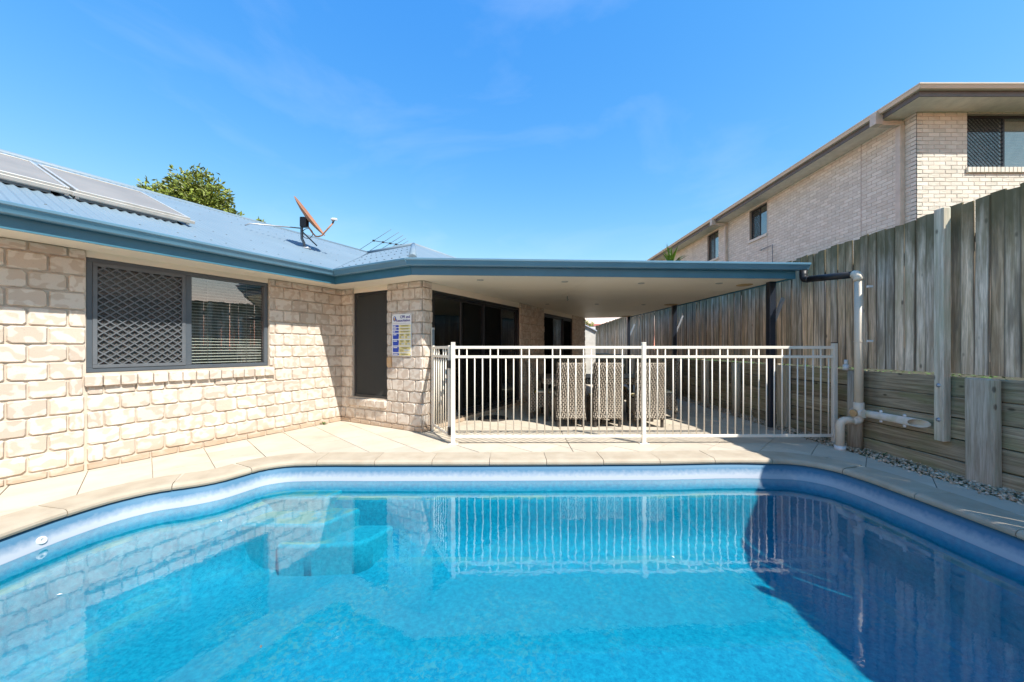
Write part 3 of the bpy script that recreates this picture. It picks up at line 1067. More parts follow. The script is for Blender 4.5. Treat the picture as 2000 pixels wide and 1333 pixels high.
# eaves: fascia, gutter, soffit
EP = [(0.50, -6.3), (0.50, -0.47), (2.037, -0.449)]
dF = [Vector(hw(*EP[-1])), F1]
fas = [(0.0, 2.19), (0.018, 2.19), (0.018, 2.36), (0.0, 2.36)]
gut = [(0.020, 2.300), (0.085, 2.298), (0.098, 2.306), (0.103, 2.320), (0.122, 2.358), (0.134, 2.364), (0.136, 2.385), (0.128, 2.390), (0.128, 2.372), (0.110, 2.364), (0.092, 2.318), (0.03, 2.308), (0.030, 2.375), (0.020, 2.375)]
MB().sweep(fas, EP).build('fascia', M['blue_fascia'], house)
MB().sweep(gut, EP).build('gutter', M['blue_gutter'], house)
MB().sweep([(0.0, 2.2), (0.014, 2.2), (0.014, 2.206), (0.0, 2.206)], [(p[0] - 0.0, p[1]) for p in EP]).build('fascia_trim', M['blue_fascia'], house)
sof = MB()
sof.prism([(-0.02, -6.3), (0.499, -6.3), (0.499, -0.48), (-0.02, 0.02)], SOF - 0.004, SOF + .008)
sof.prism([(-0.02, 0.02), (0.499, -0.48), (2.03, -0.449), (1.80, 0.02)], SOF - 0.004, SOF + .008)
sof = sof.build('soffit', M['soffit'], house)
MB().prism([(-6.5, -6.3), (-.02, -6.3), (-.02, .02), (1.80, .02), (1.80, 7.65), (-6.5, 7.65)], SOF + .001, SOF + .02).build('ceiling', M['interior'], house)


def downlight(parent, x, y, z, r=0.05, name='downlight', mats=('light_trim', 'lens')):
    o = MB().lathe([(r, 0.0), (r, -0.006), (r * 0.82, -0.008), (r * 0.68, -0.003), (r * 0.68, 0)], 20).build(name, M[mats[0]], parent, loc=(x, y, z), fix=True)
    MB().lathe([(0.0005, -0.002), (r * 0.67, -0.002)], 16).build('lens', M[mats[1]], parent, loc=(x, y, z)).name = 'lens'
    return o


for s_ in (-2.80, -1.52, -4.1):
    MB().lathe([(0.0005, -.006), (0.055, -0.006), (0.06, 0)], 20).build('eave_vent', M['soffit'], sof, loc=(0.27, s_, SOF - .0045))

# roof
TP = math.tan(rad(22.5))
EZ = 2.395
roof = new('roof', None, parent=house)
roof['label'] = 'pale blue corrugated steel roof'


def corr(bounds, zf, axis, a0, a1, name='roof_sheet'):
    mb = MB()
    pitch, amp = 0.076, 0.0085
    k = max(2, round((a1 - a0) / (pitch / 8)))
    for i in range(k + 1):
        a = a0 + (a1 - a0) * i / k
        lo, hi = bounds(a)
        dz = amp * math.cos(2 * math.pi * a / pitch)
        for c in (lo, hi):
            t, s = (c, a) if axis == 's' else (a, c)
            mb.v.append((t, s, zf(t, s) + dz))
    for i in range(k):
        mb.f.append((2 * i, 2 * i + 2, 2 * i + 3, 2 * i + 1))
        mb.sm.append(True)
    o = mb.build(name, M['roof'], roof, fix=False)
    me = o.data
    if me.polygons[0].normal.z < 0:
        me.flip_normals()
    return o


zmain = lambda t, s: EZ + (0.57 - t) * TP
zface = lambda t, s: EZ + (s + 0.53) * TP
zwing = lambda t, s: EZ + (2.12 - t) * (1.6 / 3.62)
s0 = -6.28 - 0.01
while s0 < 3.2:
    s1 = min(s0 + 0.762, 3.25)
    corr(lambda s: (min(0.57, -s + 0.02), -3.3), lambda t, s, k=R.uniform(0, .002): zmain(t, s) + k, 's', s0, s1)
    s0 = s1
t0 = -3.25
while t0 < 2.1:
    t1 = min(t0 + 0.762, 2.12)
    corr(lambda t: (max(-0.53, -t + 0.02), min(3.25, 3.25 - (t + 1.5) * (3.78 / 3.62))), zface, 't', t0, t1)
    t0 = t1
s0 = -0.53
while s0 < 8.1:
    s1 = min(s0 + 0.762, 8.2)
    corr(lambda s: (2.12, max(-1.5, 2.12 - (s + .53) * (3.62 / 3.78))), zwing, 's', s0, s1)
    s0 = s1
RZ = zmain(-3.3, 0)
mb = MB()
mb.add([(-3.3, -6.28, RZ), (-3.3, 3.25, RZ), (-7.1, 3.25, EZ), (-7.1, -6.28, EZ)], [(0, 1, 2, 3)])
mb.add([(-1.5, 3.25, RZ), (-1.5, 8.2, RZ), (-7.1, 8.2, EZ), (-7.1, 3.25, EZ), (-3.3, 3.25, RZ)], [(4, 0, 1), (4, 1, 2), (4, 2, 3)])
mb.add([(-1.5, 8.2, RZ - .01), (2.12, 8.2, EZ), (-7.1, 8.2, EZ)], [(0, 1, 2)])
mb.add([(-3.3, -6.28, RZ - .01), (.57, -6.28, EZ), (-7.1, -6.28, EZ)], [(0, 1, 2)])
mb.build('rear_roof', M['roof'], roof)


def cap(p, q, r=0.07):
    MB().tube([p, q], r, 12).build('ridge_cap', M['roof'], roof)


cap((-3.3, -6.28, RZ - .02), (-3.3, 3.28, RZ - .02), 0.06)
cap((-3.3, 3.25, RZ - .02), (-1.5, 3.25, RZ - .02), 0.06)
cap((-1.5, 3.25, RZ - .02), (-1.5, 8.2, RZ - .02), 0.06)
cap((-1.5, 3.25, RZ - .03), (2.10, -0.50, EZ - .005), 0.055)
v0, v1 = Vector((0.52, -0.50, EZ + .0)), Vector((-3.24, 3.24, RZ - .02))
MB().tube([v0 + Vector((.03, .03, -.01)), v1], 0.016, 8).build('valley_flashing', M['solar_dark'], roof)
# rows of roofing screws
mb = MB()
for t in (0.35, -0.35, -1.15, -1.95, -2.75, -3.15):
    s = -6.2
    while s < min(3.2, -t - .05) if t < 0 else s < -0.6:
        z = zmain(t, s) + 0.0085
        s = round(s / 0.152) * 0.152
        if R.random() < .5: mb.box(t - .007, t + .007, s - .007, s + .007, z - .004, z + .004)
        s += 0.152
for s in (-.3, .6, 1.5, 2.4):
    t = -s + .15
    while t < 2.0:
        if s < 3.25 - (t + 1.5) * 1.044: mb.box(t - .01, t + .01, s - .01, s + .01, zface(t, s) + .004, zface(t, s) + .014)
        t += 0.152
o = mb.build('roof_screws', M['steel'], roof)
o['kind'] = 'stuff'

# ------------------------------------------------------------------ patio roof
pat = empty('patio_roof', (F0.x, F0.y, 0), 0, 'flat blue edged patio roof on dark posts over the dining set', 'patio roof')
rel = lambda p: Vector((p[0] - F0.x, p[1] - F0.y))
PP = [(0, 0), rel(F1), rel(F2)]
ux = hw(2.037, -0.449 - 0.25) - F0
PG = [tuple(p) for p in PP]
# the front gutter mitres against the house gutter: start it a touch inside the corner
MB().sweep(fas, [(-0.004, 0.0), PG[1], PG[2]]).build('fascia', M['blue_fascia'], pat)
MB().sweep(gut, [(-0.052, -0.001), tuple(rel(F1) + Vector((0.14, 0.006)))]).build('gutter', M['blue_gutter'], pat)
C1 = hw(1.81, 0)
poly = [tuple(rel(hw(2.03, -0.449))), tuple(rel(F1) - Vector((.002, -.002))), tuple(rel(F2)), tuple(rel(HEND + Vector((0.1, 0)))), tuple(rel(hw(1.80, 7.6))), tuple(rel(hw(1.80, 0.0)))]
psof = MB().prism(poly, SOF - .003, SOF + .009).build('soffit', M['soffit'], pat)
# roof sheets above
rp = [Vector((0.02, 0.0)), rel(F1) + Vector((0.0, 0.0)), rel(F2) + Vector((0, .05)), rel(HEND) + Vector((-.5, .3)), rel(hw(0.9, 0.9))]
MB().prism([tuple(p) for p in rp], 2.392, 2.412).build('roof_sheet', M['roof'], pat)
# ceiling joints
dirx = (F1 - F0).normalized()
diry = Vector((-dirx.y, dirx.x))
for q in (1.2, 2.4, 3.6, 4.8):
    p = F0 + dirx * (2.6) + diry * q
    st = -2.6 + q * 0.62
    MB().sweep([(-.006, SOF - .0052), (.006, SOF - .0052), (.006, SOF - .002), (-.006, SOF - .002)], [tuple(rel(p + dirx * (st + .2))), tuple(rel(p + dirx * 2.5))]).build('ceiling_joint', M['soffit'], psof)
MB().sweep([(-.006, SOF - .0054), (.006, SOF - .0054), (.006, SOF - .002), (-.006, SOF - .002)], [tuple(rel(F0 + dirx * 2.4 + diry * .1)), tuple(rel(F0 + dirx * 2.4 + diry * 3.4))]).build('ceiling_joint', M['soffit'], psof)


def soff_pt(px, py):
    Y = (SOF - CAM_H) * 715 / (680 - py)
    return (px - 1000) / 715 * Y - F0.x, Y - F0.y


for x, y in ((-0.458, 5.29), (0.782, 5.42), (1.96, 5.55), (3.145, 5.56), (0.79, 8.2), (1.90, 8.2), (2.98, 8.3)):
    downlight(psof, x - F0.x, y - F0.y, SOF - .004)
for x, y, r in ((3.62, 5.70, 0.115), (3.60, 8.29, 0.15), (3.53, 11.3, 0.15)):
    MB().lathe([(0.0005, -.012), (r * .8, -.012), (r, -.004), (r, 0)], 24).build('ceiling_vent', M['vent_wood'], psof, loc=(x - F0.x, y - F0.y, SOF - .004))
MB().tube([(1.05 - F0.x, 6.95 - F0.y, SOF), (1.05 - F0.x, 6.95 - F0.y, SOF - .05), (1.07 - F0.x, 6.95 - F0.y, SOF - .07), (1.05 - F0.x, 6.95 - F0.y, SOF - .085)], .008, 6).build('ceiling_hook', M['steel'], psof)
for x, y in ((3.86, 5.46), (3.745, 8.45), (3.64, 11.45)):
    MB().box(-.045, .045, -.045, .045, 0.05, SOF - .004, 0.004).build('post', M['post_paint'], pat, loc=(x - F0.x, y - F0.y, 0))
    MB().box(-.03, .03, -.03, .03, -0.02, 0.05).build('post_shoe', M['galv'], pat, loc=(x - F0.x, y - F0.y, 0))
    MB().box(-.02, .02, -.02, .02, 0, .45, 0, Matrix.Translation((-0.02, .02, 0))).build('post_brace', M['galv'], pat, loc=(x - F0.x + .05, y - F0.y, 1.55)).rotation_euler = (0, rad(22), 0)

# ------------------------------------------------------------------ blind inside the wide window
bl = empty('venetian_blind', tuple(hw(-0.15, -2.0)) + (0.99,), rad(90) - TH, 'cream venetian blind hanging inside the wide left window', 'blind')
bw = 0.82
me = None
zb = 0.02
while zb < 1.13:
    if me is None:
        T = Matrix.Rotation(rad(24), 4, 'X')
        me = MB().box(-bw, bw, -.0165, .0165, -.0011, .0011, 0, T).mesh('slat')
    new('slat', me, M['blind'], bl, loc=(0, 0, zb))
    zb += 0.0375
MB().box(-bw, bw, -.02, .02, 1.125, 1.155).build('head_rail', M['blind'], bl)
for x in (-0.62, -.25, .18, .62):
    MB().tube([(x, -.022, 0.0), (x, -.022, 1.13)], .0022, 5).build('cord', M['blind'], bl)
cu = new('curtain', None, loc=tuple(hw(0.70, 0.22)) + (0.06,), rz=-TH)
tag(cu, 'patterned grey curtain inside the tall narrow window', 'curtain')
mb = MB()
k = 60
for i in range(k + 1):
    x = -.45 + .9 * i / k
    y = .018 * math.sin(i * .75)
    mb.v += [(x, y, 0.0), (x, y, 2.1)]
mb.f = [(2 * i, 2 * i + 2, 2 * i + 3, 2 * i + 1) for i in range(k)]
mb.sm = [True] * k
mb.build('fabric', M['curtain'], cu)

# ------------------------------------------------------------------ resuscitation sign on the pier
sg = empty('safety_sign', tuple(hw(1.4245, -0.030)) + (1.105,), -TH, 'white, blue and yellow CPR and Resuscitation sign screwed to the pier', 'sign')
MB().box(-.1975, .1975, -.003, .001, 0, .633).build('board', M['sign_white'], sg)


def spanel(name, x0, x1, z0, z1, mat, lift=1, par=None):
    return MB().box(x0, x1, -.003 - .0016 * lift, -.003 - .0016 * (lift - 1), z0, z1).build(name, M[mat], par or sg)


def text(body, x, z, size, mat, align='RIGHT'):
    cu_ = bpy.data.curves.new('lettering', 'FONT')
    cu_.body = body
    cu_.size = size
    cu_.align_x = align
    cu_.extrude = 0.0010
    cu_.offset = 0.0006
    to = bpy.data.objects.new('tmp_lettering', cu_)
    COL.objects.link(to)
    bpy.context.view_layer.update()
    me_ = bpy.data.meshes.new_from_object(to.evaluated_get(bpy.context.evaluated_depsgraph_get()))
    bpy.data.objects.remove(to)
    o = new('lettering', me_, M[mat], sg, loc=(x, -.0046, z))
    o.rotation_euler = (rad(90), 0, 0)
    return o


text('CPR and', .175, .568, .058, 'sign_navy')
text('Resuscitation', .175, .518, .054, 'sign_navy')
Mx = Matrix.Translation((-.142, -.0036, .563)) @ Matrix.Rotation(rad(90), 4, 'X') @ Matrix.Diagonal((1, 1.25, 1, 1))
MB().lathe([(0.0005, .0006), (.031, .0006), (.031, 0)], 24, Mx).build('emblem', M['sign_blue'], sg)
MB().box(-.155, -.129, -.0070, -.0040, .540, .572).build('emblem_mark', M['sign_gold'], sg)
MB().box(-.151, -.133, -.0070, -.0040, .573, .588).build('emblem_mark', M['sign_white'], sg)
spanel('text_line', -.175, .09, .494, .4965, 'sign_grey')
spanel('text_line', -.175, .175, .485, .4875, 'sign_grey')
rows = [(.437, .468, .05), (.396, .424, .062), (.352, .382, .035), (.258, .338, .066), (.160, .242, .078), (.060, .144, .082), (.012, .044, .088)]
for i, (z0, z1, tl) in enumerate(rows):
    bx = MB()
    bx.prism([(-.178, z0), (-.062, z0), (-.052, (z0 + z1) / 2 if z1 - z0 < .05 else z1 - .02), (-.062, z1), (-.178, z1)], .0030, .0050)
    bx.v = [(x, -z, y) for x, y, z in bx.v]
    blue = bx.build('step_box', M['sign_blue'], sg)
    zz = z1 - .022 if z1 - z0 > .05 else (z0 + z1) / 2 - .007
    MB().box(-.168, -.168 + tl, -.0066, -.0048, zz, zz + .014).build('text_line', M['sign_white'], blue)
    split = 3 <= i <= 4
    for xa, xb in (((-.048, .062), (.072, .182)) if split else ((-.048, .182),)):
        yel = spanel('text_box', xa, xb, z0 - (.002 if i < 3 or i == 6 else 0), z1, 'sign_yellow')
        for q in range(2 if z1 - z0 < .05 else 3):
            w = (xb - xa) * R.uniform(.3, .42)
            zc = z1 - .010 - q * .010
            MB().box((xa + xb) / 2 - w * (1 - .25 * q), (xa + xb) / 2 + w * (1 - .25 * q), -.0062, -.0044, zc - .002, zc + .002).build('text_line', M['sign_ink'], yel)
        if z1 - z0 > .05:
            MB().box(xa + (xb - xa) * .45, xb - .012, -.0060, -.0044, z0 + .012, z0 + .042).build('picture_box', M['sign_pale'], yel)
            for q in range(3):
                MB().box(xa + .008, xa + (xb - xa) * .38, -.0060, -.0044, z0 + .012 + q * .011, z0 + .015 + q * .011).build('text_line', M['sign_ink'], yel)
for x in (-.185, .185):
    for z in (.012, .621):
        MB().lathe([(.0005, .0025), (.005, .002), (.006, 0)], 8, Matrix.Translation((x, -.0035, z)) @ Matrix.Rotation(rad(90), 4, 'X')).build('screw', M['steel'], sg)

# ------------------------------------------------------------------ pool fence
pf = empty('pool_fence', (-0.752, 4.68, 0), 0, 'cream tubular pool fence of two panels facing the pool', 'fence')
P = [Vector((-0.752, 4.68)), Vector((1.690, 4.70)), Vector((4.165, 4.73))]
PO1 = P[0]
for i, p in enumerate(P):
    q = p - PO1
    po = MB().box(-.025, .025, -.025, .025, 0.004, 1.29, .003).build('post', M['cream_metal'], pf, loc=(q.x, q.y, 0))
    MB().box(-.027, .027, -.027, .027, 1.29, 1.302, .004).build('post_cap', M['cream_metal'] if i < 2 else M['black_plastic'], po)
    if i < 2:
        MB().box(-.062, .062, -.045, .045, 0.001, 0.012, .003).build('base_plate', M['cream_metal'], po)
        for sx in (-1, 1):
            MB().lathe([(.0005, .02), (.008, .018), (.009, .012)], 8, Matrix.Translation((sx * .048, -.02, 0))).build('bolt', M['steel'], po)


def fence_panel(par, a, b, nb, up, z=(0.098, 1.115, 1.235), bar='bar'):
    d = (b - a)
    L = d.length
    ang = math.atan2(d.y, d.x)
    for zz, hh in ((z[0], .036), (z[1], .034), (z[2], .036)):
        o = MB().box(0, L, -.0125, .0125, -hh / 2, hh / 2, .003).build('rail', M['cream_metal'], par, loc=(a.x, a.y, zz), rz=ang)
        for e in (0, L):
            MB().box(e - (.012 if e else 0), e + (0 if e else .012), -.018, .018, -hh / 2 - .005, hh / 2 + .005, .003).build('bracket', M['cream_metal'], o)
    me1 = MB().tube([(0, 0, z[0]), (0, 0, z[1])], .008, 10).mesh('bar')
    me2 = MB().tube([(0, 0, z[0]), (0, 0, z[2])], .008, 10).mesh('bar')
    for k in range(nb):
        f = (k + 0.5 + (0 if nb < 10 else 0)) / nb
        p = a + d * f
        new(bar, me2 if up(k) else me1, M['cream_metal'], par, loc=(p.x, p.y, 0))


e = Vector((.026, 0))
fence_panel(pf, P[0] - PO1 + e, P[1] - PO1 - e, 24, lambda k: k % 4 in (0, 1))
fence_panel(pf, P[1] - PO1 + e, P[2] - PO1 - e, 24, lambda k: k % 4 in (1, 2))

# gate
GA, GB = Vector((-0.800, 4.722)), Vector((-1.175, 5.430))
gt = empty('pool_gate', (GA.x, GA.y, 0), 0, 'narrow cream pool gate between the fence and the house', 'gate')
gd = (GB - GA).normalized()
ga, gb = Vector((0, 0)) + gd * .02, (GB - GA) - gd * .04
fence_panel(gt, ga, gb, 7, lambda k: k in (1, 2, 4, 5))
for q in (ga, gb):
    MB().box(-.019, .019, -.019, .019, .075, 1.262, .003).build('stile', M['cream_metal'], gt, loc=(q.x, q.y, 0), rz=math.atan2(gd.y, gd.x))
for z in (.16, 1.02):
    MB().box(-.016, .03, -.024, .024, z - .05, z + .05, .004).build('hinge', M['black_plastic'], gt, loc=(-.005, -.005, 0), rz=math.atan2(gd.y, gd.x) + math.pi)
lp = empty('latch_post', (GB.x, GB.y, 0), math.atan2(gd.y, gd.x), 'tall cream gate post with black latch against the brick pier', 'gate post')
MB().box(-.02, .02, -.022, .022, 0.003, 1.53, .003).build('post', M['cream_metal'], lp)
MB().box(-.03, .03, -.030, -.022, 1.14, 1.19).build('strike', M['black_plastic'], lp)
MB().box(-.045, -.02, -.016, .016, 1.22, 1.50, .006).build('latch', M['steel'], lp)
MB().lathe([(.0005, .03), (.012, .028), (.014, 0)], 12, Matrix.Translation((-.033, 0, 1.50))).build('latch_knob', M['galv'], lp)
MB().box(.02, .075, -.012, .012, 1.42, 1.45, .002).build('wall_bracket', M['cream_metal'], lp)

# ------------------------------------------------------------------ boundary: retaining wall and paling fence
rw = empty('retaining_wall', (4.30, 4.0, 0), 0, 'grey green timber sleeper retaining wall under the paling fence', 'retaining wall')
POSTS = [-2.55, -1.35, -0.2, 0.95, 2.10, 3.30, 4.50, 5.72, 6.88, 8.05, 9.2, 10.4, 11.6, 12.8, 14.0]
for k in range(5):
    z0 = -0.06 + k * 0.203
    ys = POSTS[(k % 2)::2]
    for i in range(len(ys) - 1):
        L = ys[i + 1] - ys[i]
        mb = MB().box(0, .075, -L / 2 + .003, L / 2 - .003, 0.0035, .1985, .006)
        o = mb.build('sleeper', M['sleeper'], rw, loc=(R.uniform(-.006, .006) - (0.012 if k < 1 else 0), (ys[i] + ys[i + 1]) / 2 - 4.0, z0 + R.uniform(-.002, .002)))
        o.rotation_euler = (R.uniform(-.003, .003), 0, R.uniform(-.002, .002))
for i, y in enumerate(POSTS):
    big = i % 2 == 1
    mb = MB()
    w = .105 if big else .075
    if big: mb.box(-.095, -.012, -w, w, -.05, .955, .012)
    else: mb.tube([(-.085, 0, -.05), (-.085, 0, .945)], .075, 10)
    o = mb.build('post', M['wood_post'], rw, loc=(0, y - 4.0, 0), fix=True)
    o.rotation_euler = (R.uniform(-.012, .012), R.uniform(-.01, .004), 0)

fen = empty('paling_fence', (4.37, 4.0, 0.98), 0, 'tall weathered grey timber paling fence above the sleeper wall', 'fence')
PM = []
for q in range(9):
    mb = MB()
    w = R.uniform(.047, .0525)
    zs = [0, .28, .72, 1.2, 1.62]
    wob = [R.uniform(-.0025, .0025) for _ in zs]
    bow = [R.uniform(-.004, .004) for _ in zs]
    for i, z in enumerate(zs):
        sl = R.uniform(-.006, .006) if i == 4 else 0
        mb.v += [(-.008 + bow[i], -w + wob[i], z - sl), (.008 + bow[i], -w + wob[i], z - sl), (.008 + bow[i], w + wob[i] * .6, z + sl), (-.008 + bow[i], w + wob[i] * .6, z + sl)]
    for i in range(4):
        mb.f += [(4 * i + j, 4 * i + (j + 1) % 4, 4 * i + 4 + (j + 1) % 4, 4 * i + 4 + j) for j in range(4)]
    mb.f += [(3, 2, 1, 0), (16, 17, 18, 19)]
    mb.sm = [False] * len(mb.f)
    me = mb.mesh('paling')
    bm = bmesh.new(); bm.from_mesh(me)
    bmesh.ops.recalc_face_normals(bm, faces=bm.faces[:])
    bm.to_mesh(me); bm.free()
    PM.append(me)
y = -3.6
while y < 20.5:
    top = 2.69 - 0.0165 * y if y > 2.5 else 2.65
    o = new('paling', R.choice(PM), M['paling'], fen, loc=(R.uniform(-.011, .011), y - 4.0, -0.008 + R.uniform(0, .008)))
    o.scale = (1, 1, (top - 0.98 + R.uniform(-.013, .013)) / 1.62)
    o.rotation_euler = (R.uniform(-.006, .006), R.uniform(-.005, .005), R.uniform(-.05, .05) + (math.pi if R.random() < .5 else 0))
    y += 0.1025 + (R.uniform(0.004, 0.009) if R.random() < .16 else R.uniform(-.002, .002))
for z in (0.25, 1.30):
    for k in range(10):
        MB().box(0.018, .056, -1.198, 1.198, z - .04, z + .04).build('rail', M['paling'], fen, loc=(0, -6.4 + 2.4 * k, 0))
# fence posts bolted down the face of the wall
for y, zb in ((3.62, 0.31), (1.15, .31), (-1.3, .31), (6.15, .5), (8.6, .4), (11.1, .4), (13.6, .4)):
    xo = -.115 if y < 4 else .10
    o = MB().box(-.038, .038, -.042, .042, zb - .98, 2.665 - 0.0165 * max(y, 2) - .98, .005).build('post', M['wood_post'], fen, loc=(xo, y - 4.0, 0))
    if y < 4:
        for z in (.52, .86):
            MB().lathe([(.0005, .014), (.010, .013), (.012, .005), (.02, .004), (.02, 0)], 10, Matrix.Translation((-.038, 0, z - .98)) @ Matrix.Rotation(rad(-90), 4, 'Y')).build('bolt', M['galv'], o)

# gravel between paving and sleepers
mb = MB()
octa = [(1, 0, 0), (-1, 0, 0), (0, 1, 0), (0, -1, 0), (0, 0, 1), (0, 0, -1)]
of = [(0, 2, 4), (2, 1, 4), (1, 3, 4), (3, 0, 4), (2, 0, 5), (1, 2, 5), (3, 1, 5), (0, 3, 5)]
for q in range(5200):
    y = 1.2 + 11.0 * R.random() ** 1.6
    x = R.uniform(4.005, 4.30) if R.random() < .97 else R.uniform(3.93, 4.0)
    r = R.uniform(.007, .019)
    T = Matrix.Translation((x, y, r * .35 - .012 + R.uniform(0, .022))) @ Matrix.Rotation(R.uniform(0, 6), 4, 'Z') @ Matrix.Rotation(R.uniform(0, 3), 4, 'X') @ Matrix.Diagonal((r * R.uniform(.8, 1.5), r, r * R.uniform(.6, .9), 1))
    mb.add([(a * R.uniform(.75, 1.2), b * R.uniform(.75, 1.2), c * R.uniform(.75, 1.2)) for a, b, c in octa], of, False, T)
gr = mb.build('gravel', M['gravel'], fix=False)
tag(gr, 'loose pale gravel along the foot of the sleeper wall', 'gravel', kind='stuff')


def leafy(name, loc, nleaf, spread, size, mat, label, cat, group=None):
    mb = MB()
    for k in range(nleaf):
        a = R.uniform(0, 6.3)
        r = R.uniform(0, spread)
        c = Vector((r * math.cos(a), r * math.sin(a), R.uniform(.3, 1) * spread * .9))
        d = Vector((math.cos(a), math.sin(a), R.uniform(-.2, .7))).normalized()
        s = d.cross(Vector((0, 0, 1))).normalized()
        q = size * R.uniform(.6, 1.2)
        mb.add([c - d * q, c + s * q * .5, c + d * q, c - s * q * .5], [(0, 1, 2, 3)])
        mb.add([(0, 0, 0), tuple(c * .98), tuple(c * .98 + Vector((.002, 0, 0))), (.002, 0, 0)], [(0, 1, 2, 3)])
    return tag(mb.build(name, M[mat], loc=loc, fix=False), label, cat, group)


leafy('weed', (-3.02, 5.86, 0), 14, .045, .025, 'weed', 'small green weed growing at the foot of the block wall', 'weed')
leafy('weed', (4.20, 4.34, 0.005), 9, .03, .016, 'weed', 'tiny green weed in gravel right beside the pipe post', 'weed')
leafy('weed', (4.22, 4.16, 0.005), 9, .035, .016, 'weed', 'tiny green weed in gravel a little nearer than the pipe post', 'weed')
leafy('weed', (4.14, 3.16, 0.005), 8, .025, .014, 'weed', 'tiny green weed at the foot of the wide sleeper post', 'weed')
mb = MB()
for q in range(1300):
    x, y = R.uniform(4.46, 4.75), R.uniform(1.0, 10)
    h = R.uniform(.01, .09)
    a = R.uniform(0, 6.3)
    c = Vector((x, y, .905 + h)); d = Vector((math.cos(a), math.sin(a), R.uniform(-.3, .6))) * .02; s = Vector((-math.sin(a), math.cos(a), .2)) * .012
    mb.add([c - d, c + s, c + d, c - s], [(0, 1, 2, 3)])
tag(mb.build('ground_cover', M['weed'], fix=False), 'bright green ground cover glimpsed through the gap under the palings', 'ground cover', kind='stuff')

# ------------------------------------------------------------------ stormwater pipe
dp = empty('drainpipe', (4.13, 4.36, 0), 0, 'cream plastic stormwater pipe running down from the patio gutter', 'drainpipe')
o0 = Vector((4.13, 4.36, 0))


def arc(c, p, q, k=6):
    out = []
    p, q, c = Vector(p), Vector(q), Vector(c)
    for i in range(k + 1):
        t = i / k
        out.append(p * (1 - t) ** 2 + c * 2 * t * (1 - t) + q * t ** 2)
    return out


g = Vector((4.00, 5.03, 2.29)) - o0
MB().tube([g] + arc(g + Vector((0, 0, -.13)), g + Vector((0, 0, -.07)), g + Vector((.02, -.08, -.13)))[0:], .045, 14).build('black_elbow', M['black_plastic'], dp)
h0 = g + Vector((.02, -.08, -.13))
h1 = Vector((0, .06, 2.115))
MB().tube([h0, h1], .042, 14).build('black_pipe', M['black_plastic'], dp)
MB().tube(arc((0, 0, 2.11), h1, (0, 0, 2.03)), .050, 14).build('elbow', M['pvc'], dp)
MB().tube([(0, 0, 2.03), (0, 0, .56)], .042, 16).build('pipe', M['pvc'], dp)
MB().tube([(0, 0, 1.30), (0, 0, 1.306)], .0475, 16).build('joint', M['pvc'], dp)
MB().tube([(0, 0, .58), (0, 0, .44)], .051, 16).build('collar', M['pvc'], dp)
MB().tube([(0, .075, .455), (0, -.07, .455)], .05, 16).build('tee', M['pvc_dirty'], dp)
Mc = Matrix.Translation((0, .075, .455)) @ Matrix.Rotation(rad(-90), 4, 'X')
MB().tube([(-.05, .0, .455), (-.075, 0, .455)], .042, 16).build('end_cap', M['vent_wood'], dp)
sp = MB()
k = 16
sv = []
for ri, r in ((0, .043), (1, .037)):
    for (yy, cut) in ((-.06, 0), (-.60, .075)):
        for j in range(k):
            a_ = 2 * math.pi * j / k
            sv.append((.05 + r * math.cos(a_), yy - cut * math.cos(a_) * 1.0, .455 + r * math.sin(a_)))
sf = []
for ri in (0, 1):
    b_ = ri * 2 * k
    sf += [(b_ + j, b_ + (j + 1) % k, b_ + k + (j + 1) % k, b_ + k + j) for j in range(k)]
sf += [(k + j, k + (j + 1) % k, 3 * k + (j + 1) % k, 3 * k + j) for j in range(k)]
sp.add(sv, sf, True)
sp.build('outlet_pipe', M['pvc_dirty'], dp)
MB().tube([(0, 0, .45), (0, 0, .40)] + arc((0, 0, .36), (0, 0, .39), (-.05, .02, .36), 4), .048, 14).build('elbow', M['pvc_dirty'], dp)
MB().tube([(-.04, .02, .36)] + arc((-.17, .06, .36), (-.10, .04, .36), (-.17, .06, .28), 5) + [(-.17, .06, 0.0)], .044, 14).build('lower_pipe', M['pvc'], dp)
MB().tube([(-.17, .06, .05), (-.17, .06, 0.0)], .056, 16).build('ground_collar', M['white_pvc'], dp)
for z in (1.95, 1.31):
    MB().box(.04, .10, -.075, -.05, z - .012, z + .012, .002).build('bracket', M['white_pvc'], dp)
for y in (-.22, -.47):
    for z in (.40, .51):
        MB().lathe([(.0005, .012), (.014, .010), (.016, 0)], 10, Matrix.Translation((.045, y, z)) @ Matrix.Rotation(rad(-90), 4, 'Y')).build('clip', M['white_pvc'], dp)
tapm = MB().tube([(0, 0, 0), (0, 0, .07)], .032, 14).build('pipe_stub', M['white_pvc'], loc=(4.215, 4.62, .95))
tag(tapm, 'short white plastic pipe stub standing on the round post', 'pipe stub')
MB().tube([(0, 0, .068), (0, 0, .13)], .02, 12).build('spigot', M['white_pvc'], tapm)

# ------------------------------------------------------------------ neighbouring house
nh = empty('neighbouring_house', (8.5, 7.69, 0.93), 0, 'two storey cream brick house rising behind the paling fence', 'house')
NL, NH_, NJ = 0.240, 0.086, 0.010
NB = brick_meshes(NL - NJ, NH_ - NJ, 'brick', 6, (0.001, 0.004), (0.003, 0.006), 0.004)
NZ = 6.19
FW = (1.06, 3.06, 5.02 - .93, 6.15 - .93)
nf = wall_mesh(0, 6, 0, NZ - .93, [FW]).build('wall', M['nmortar'], nh)
nf['label'] = 'sunlit front wall of small cream bricks'
rc = courses(0, 2.6, 3.6 - .93, NZ - .935, NL, NH_, 0, [FW, (FW[0] - .04, FW[1] + .04, FW[2] - .115, FW[2])])
near = [r for r in rc if r[1] < 2.05]
near.sort(key=lambda r: -r[3])
place_bricks(nf, near[:215], NB, NL - NJ, NH_ - NJ, NJ, M['nbrick'])
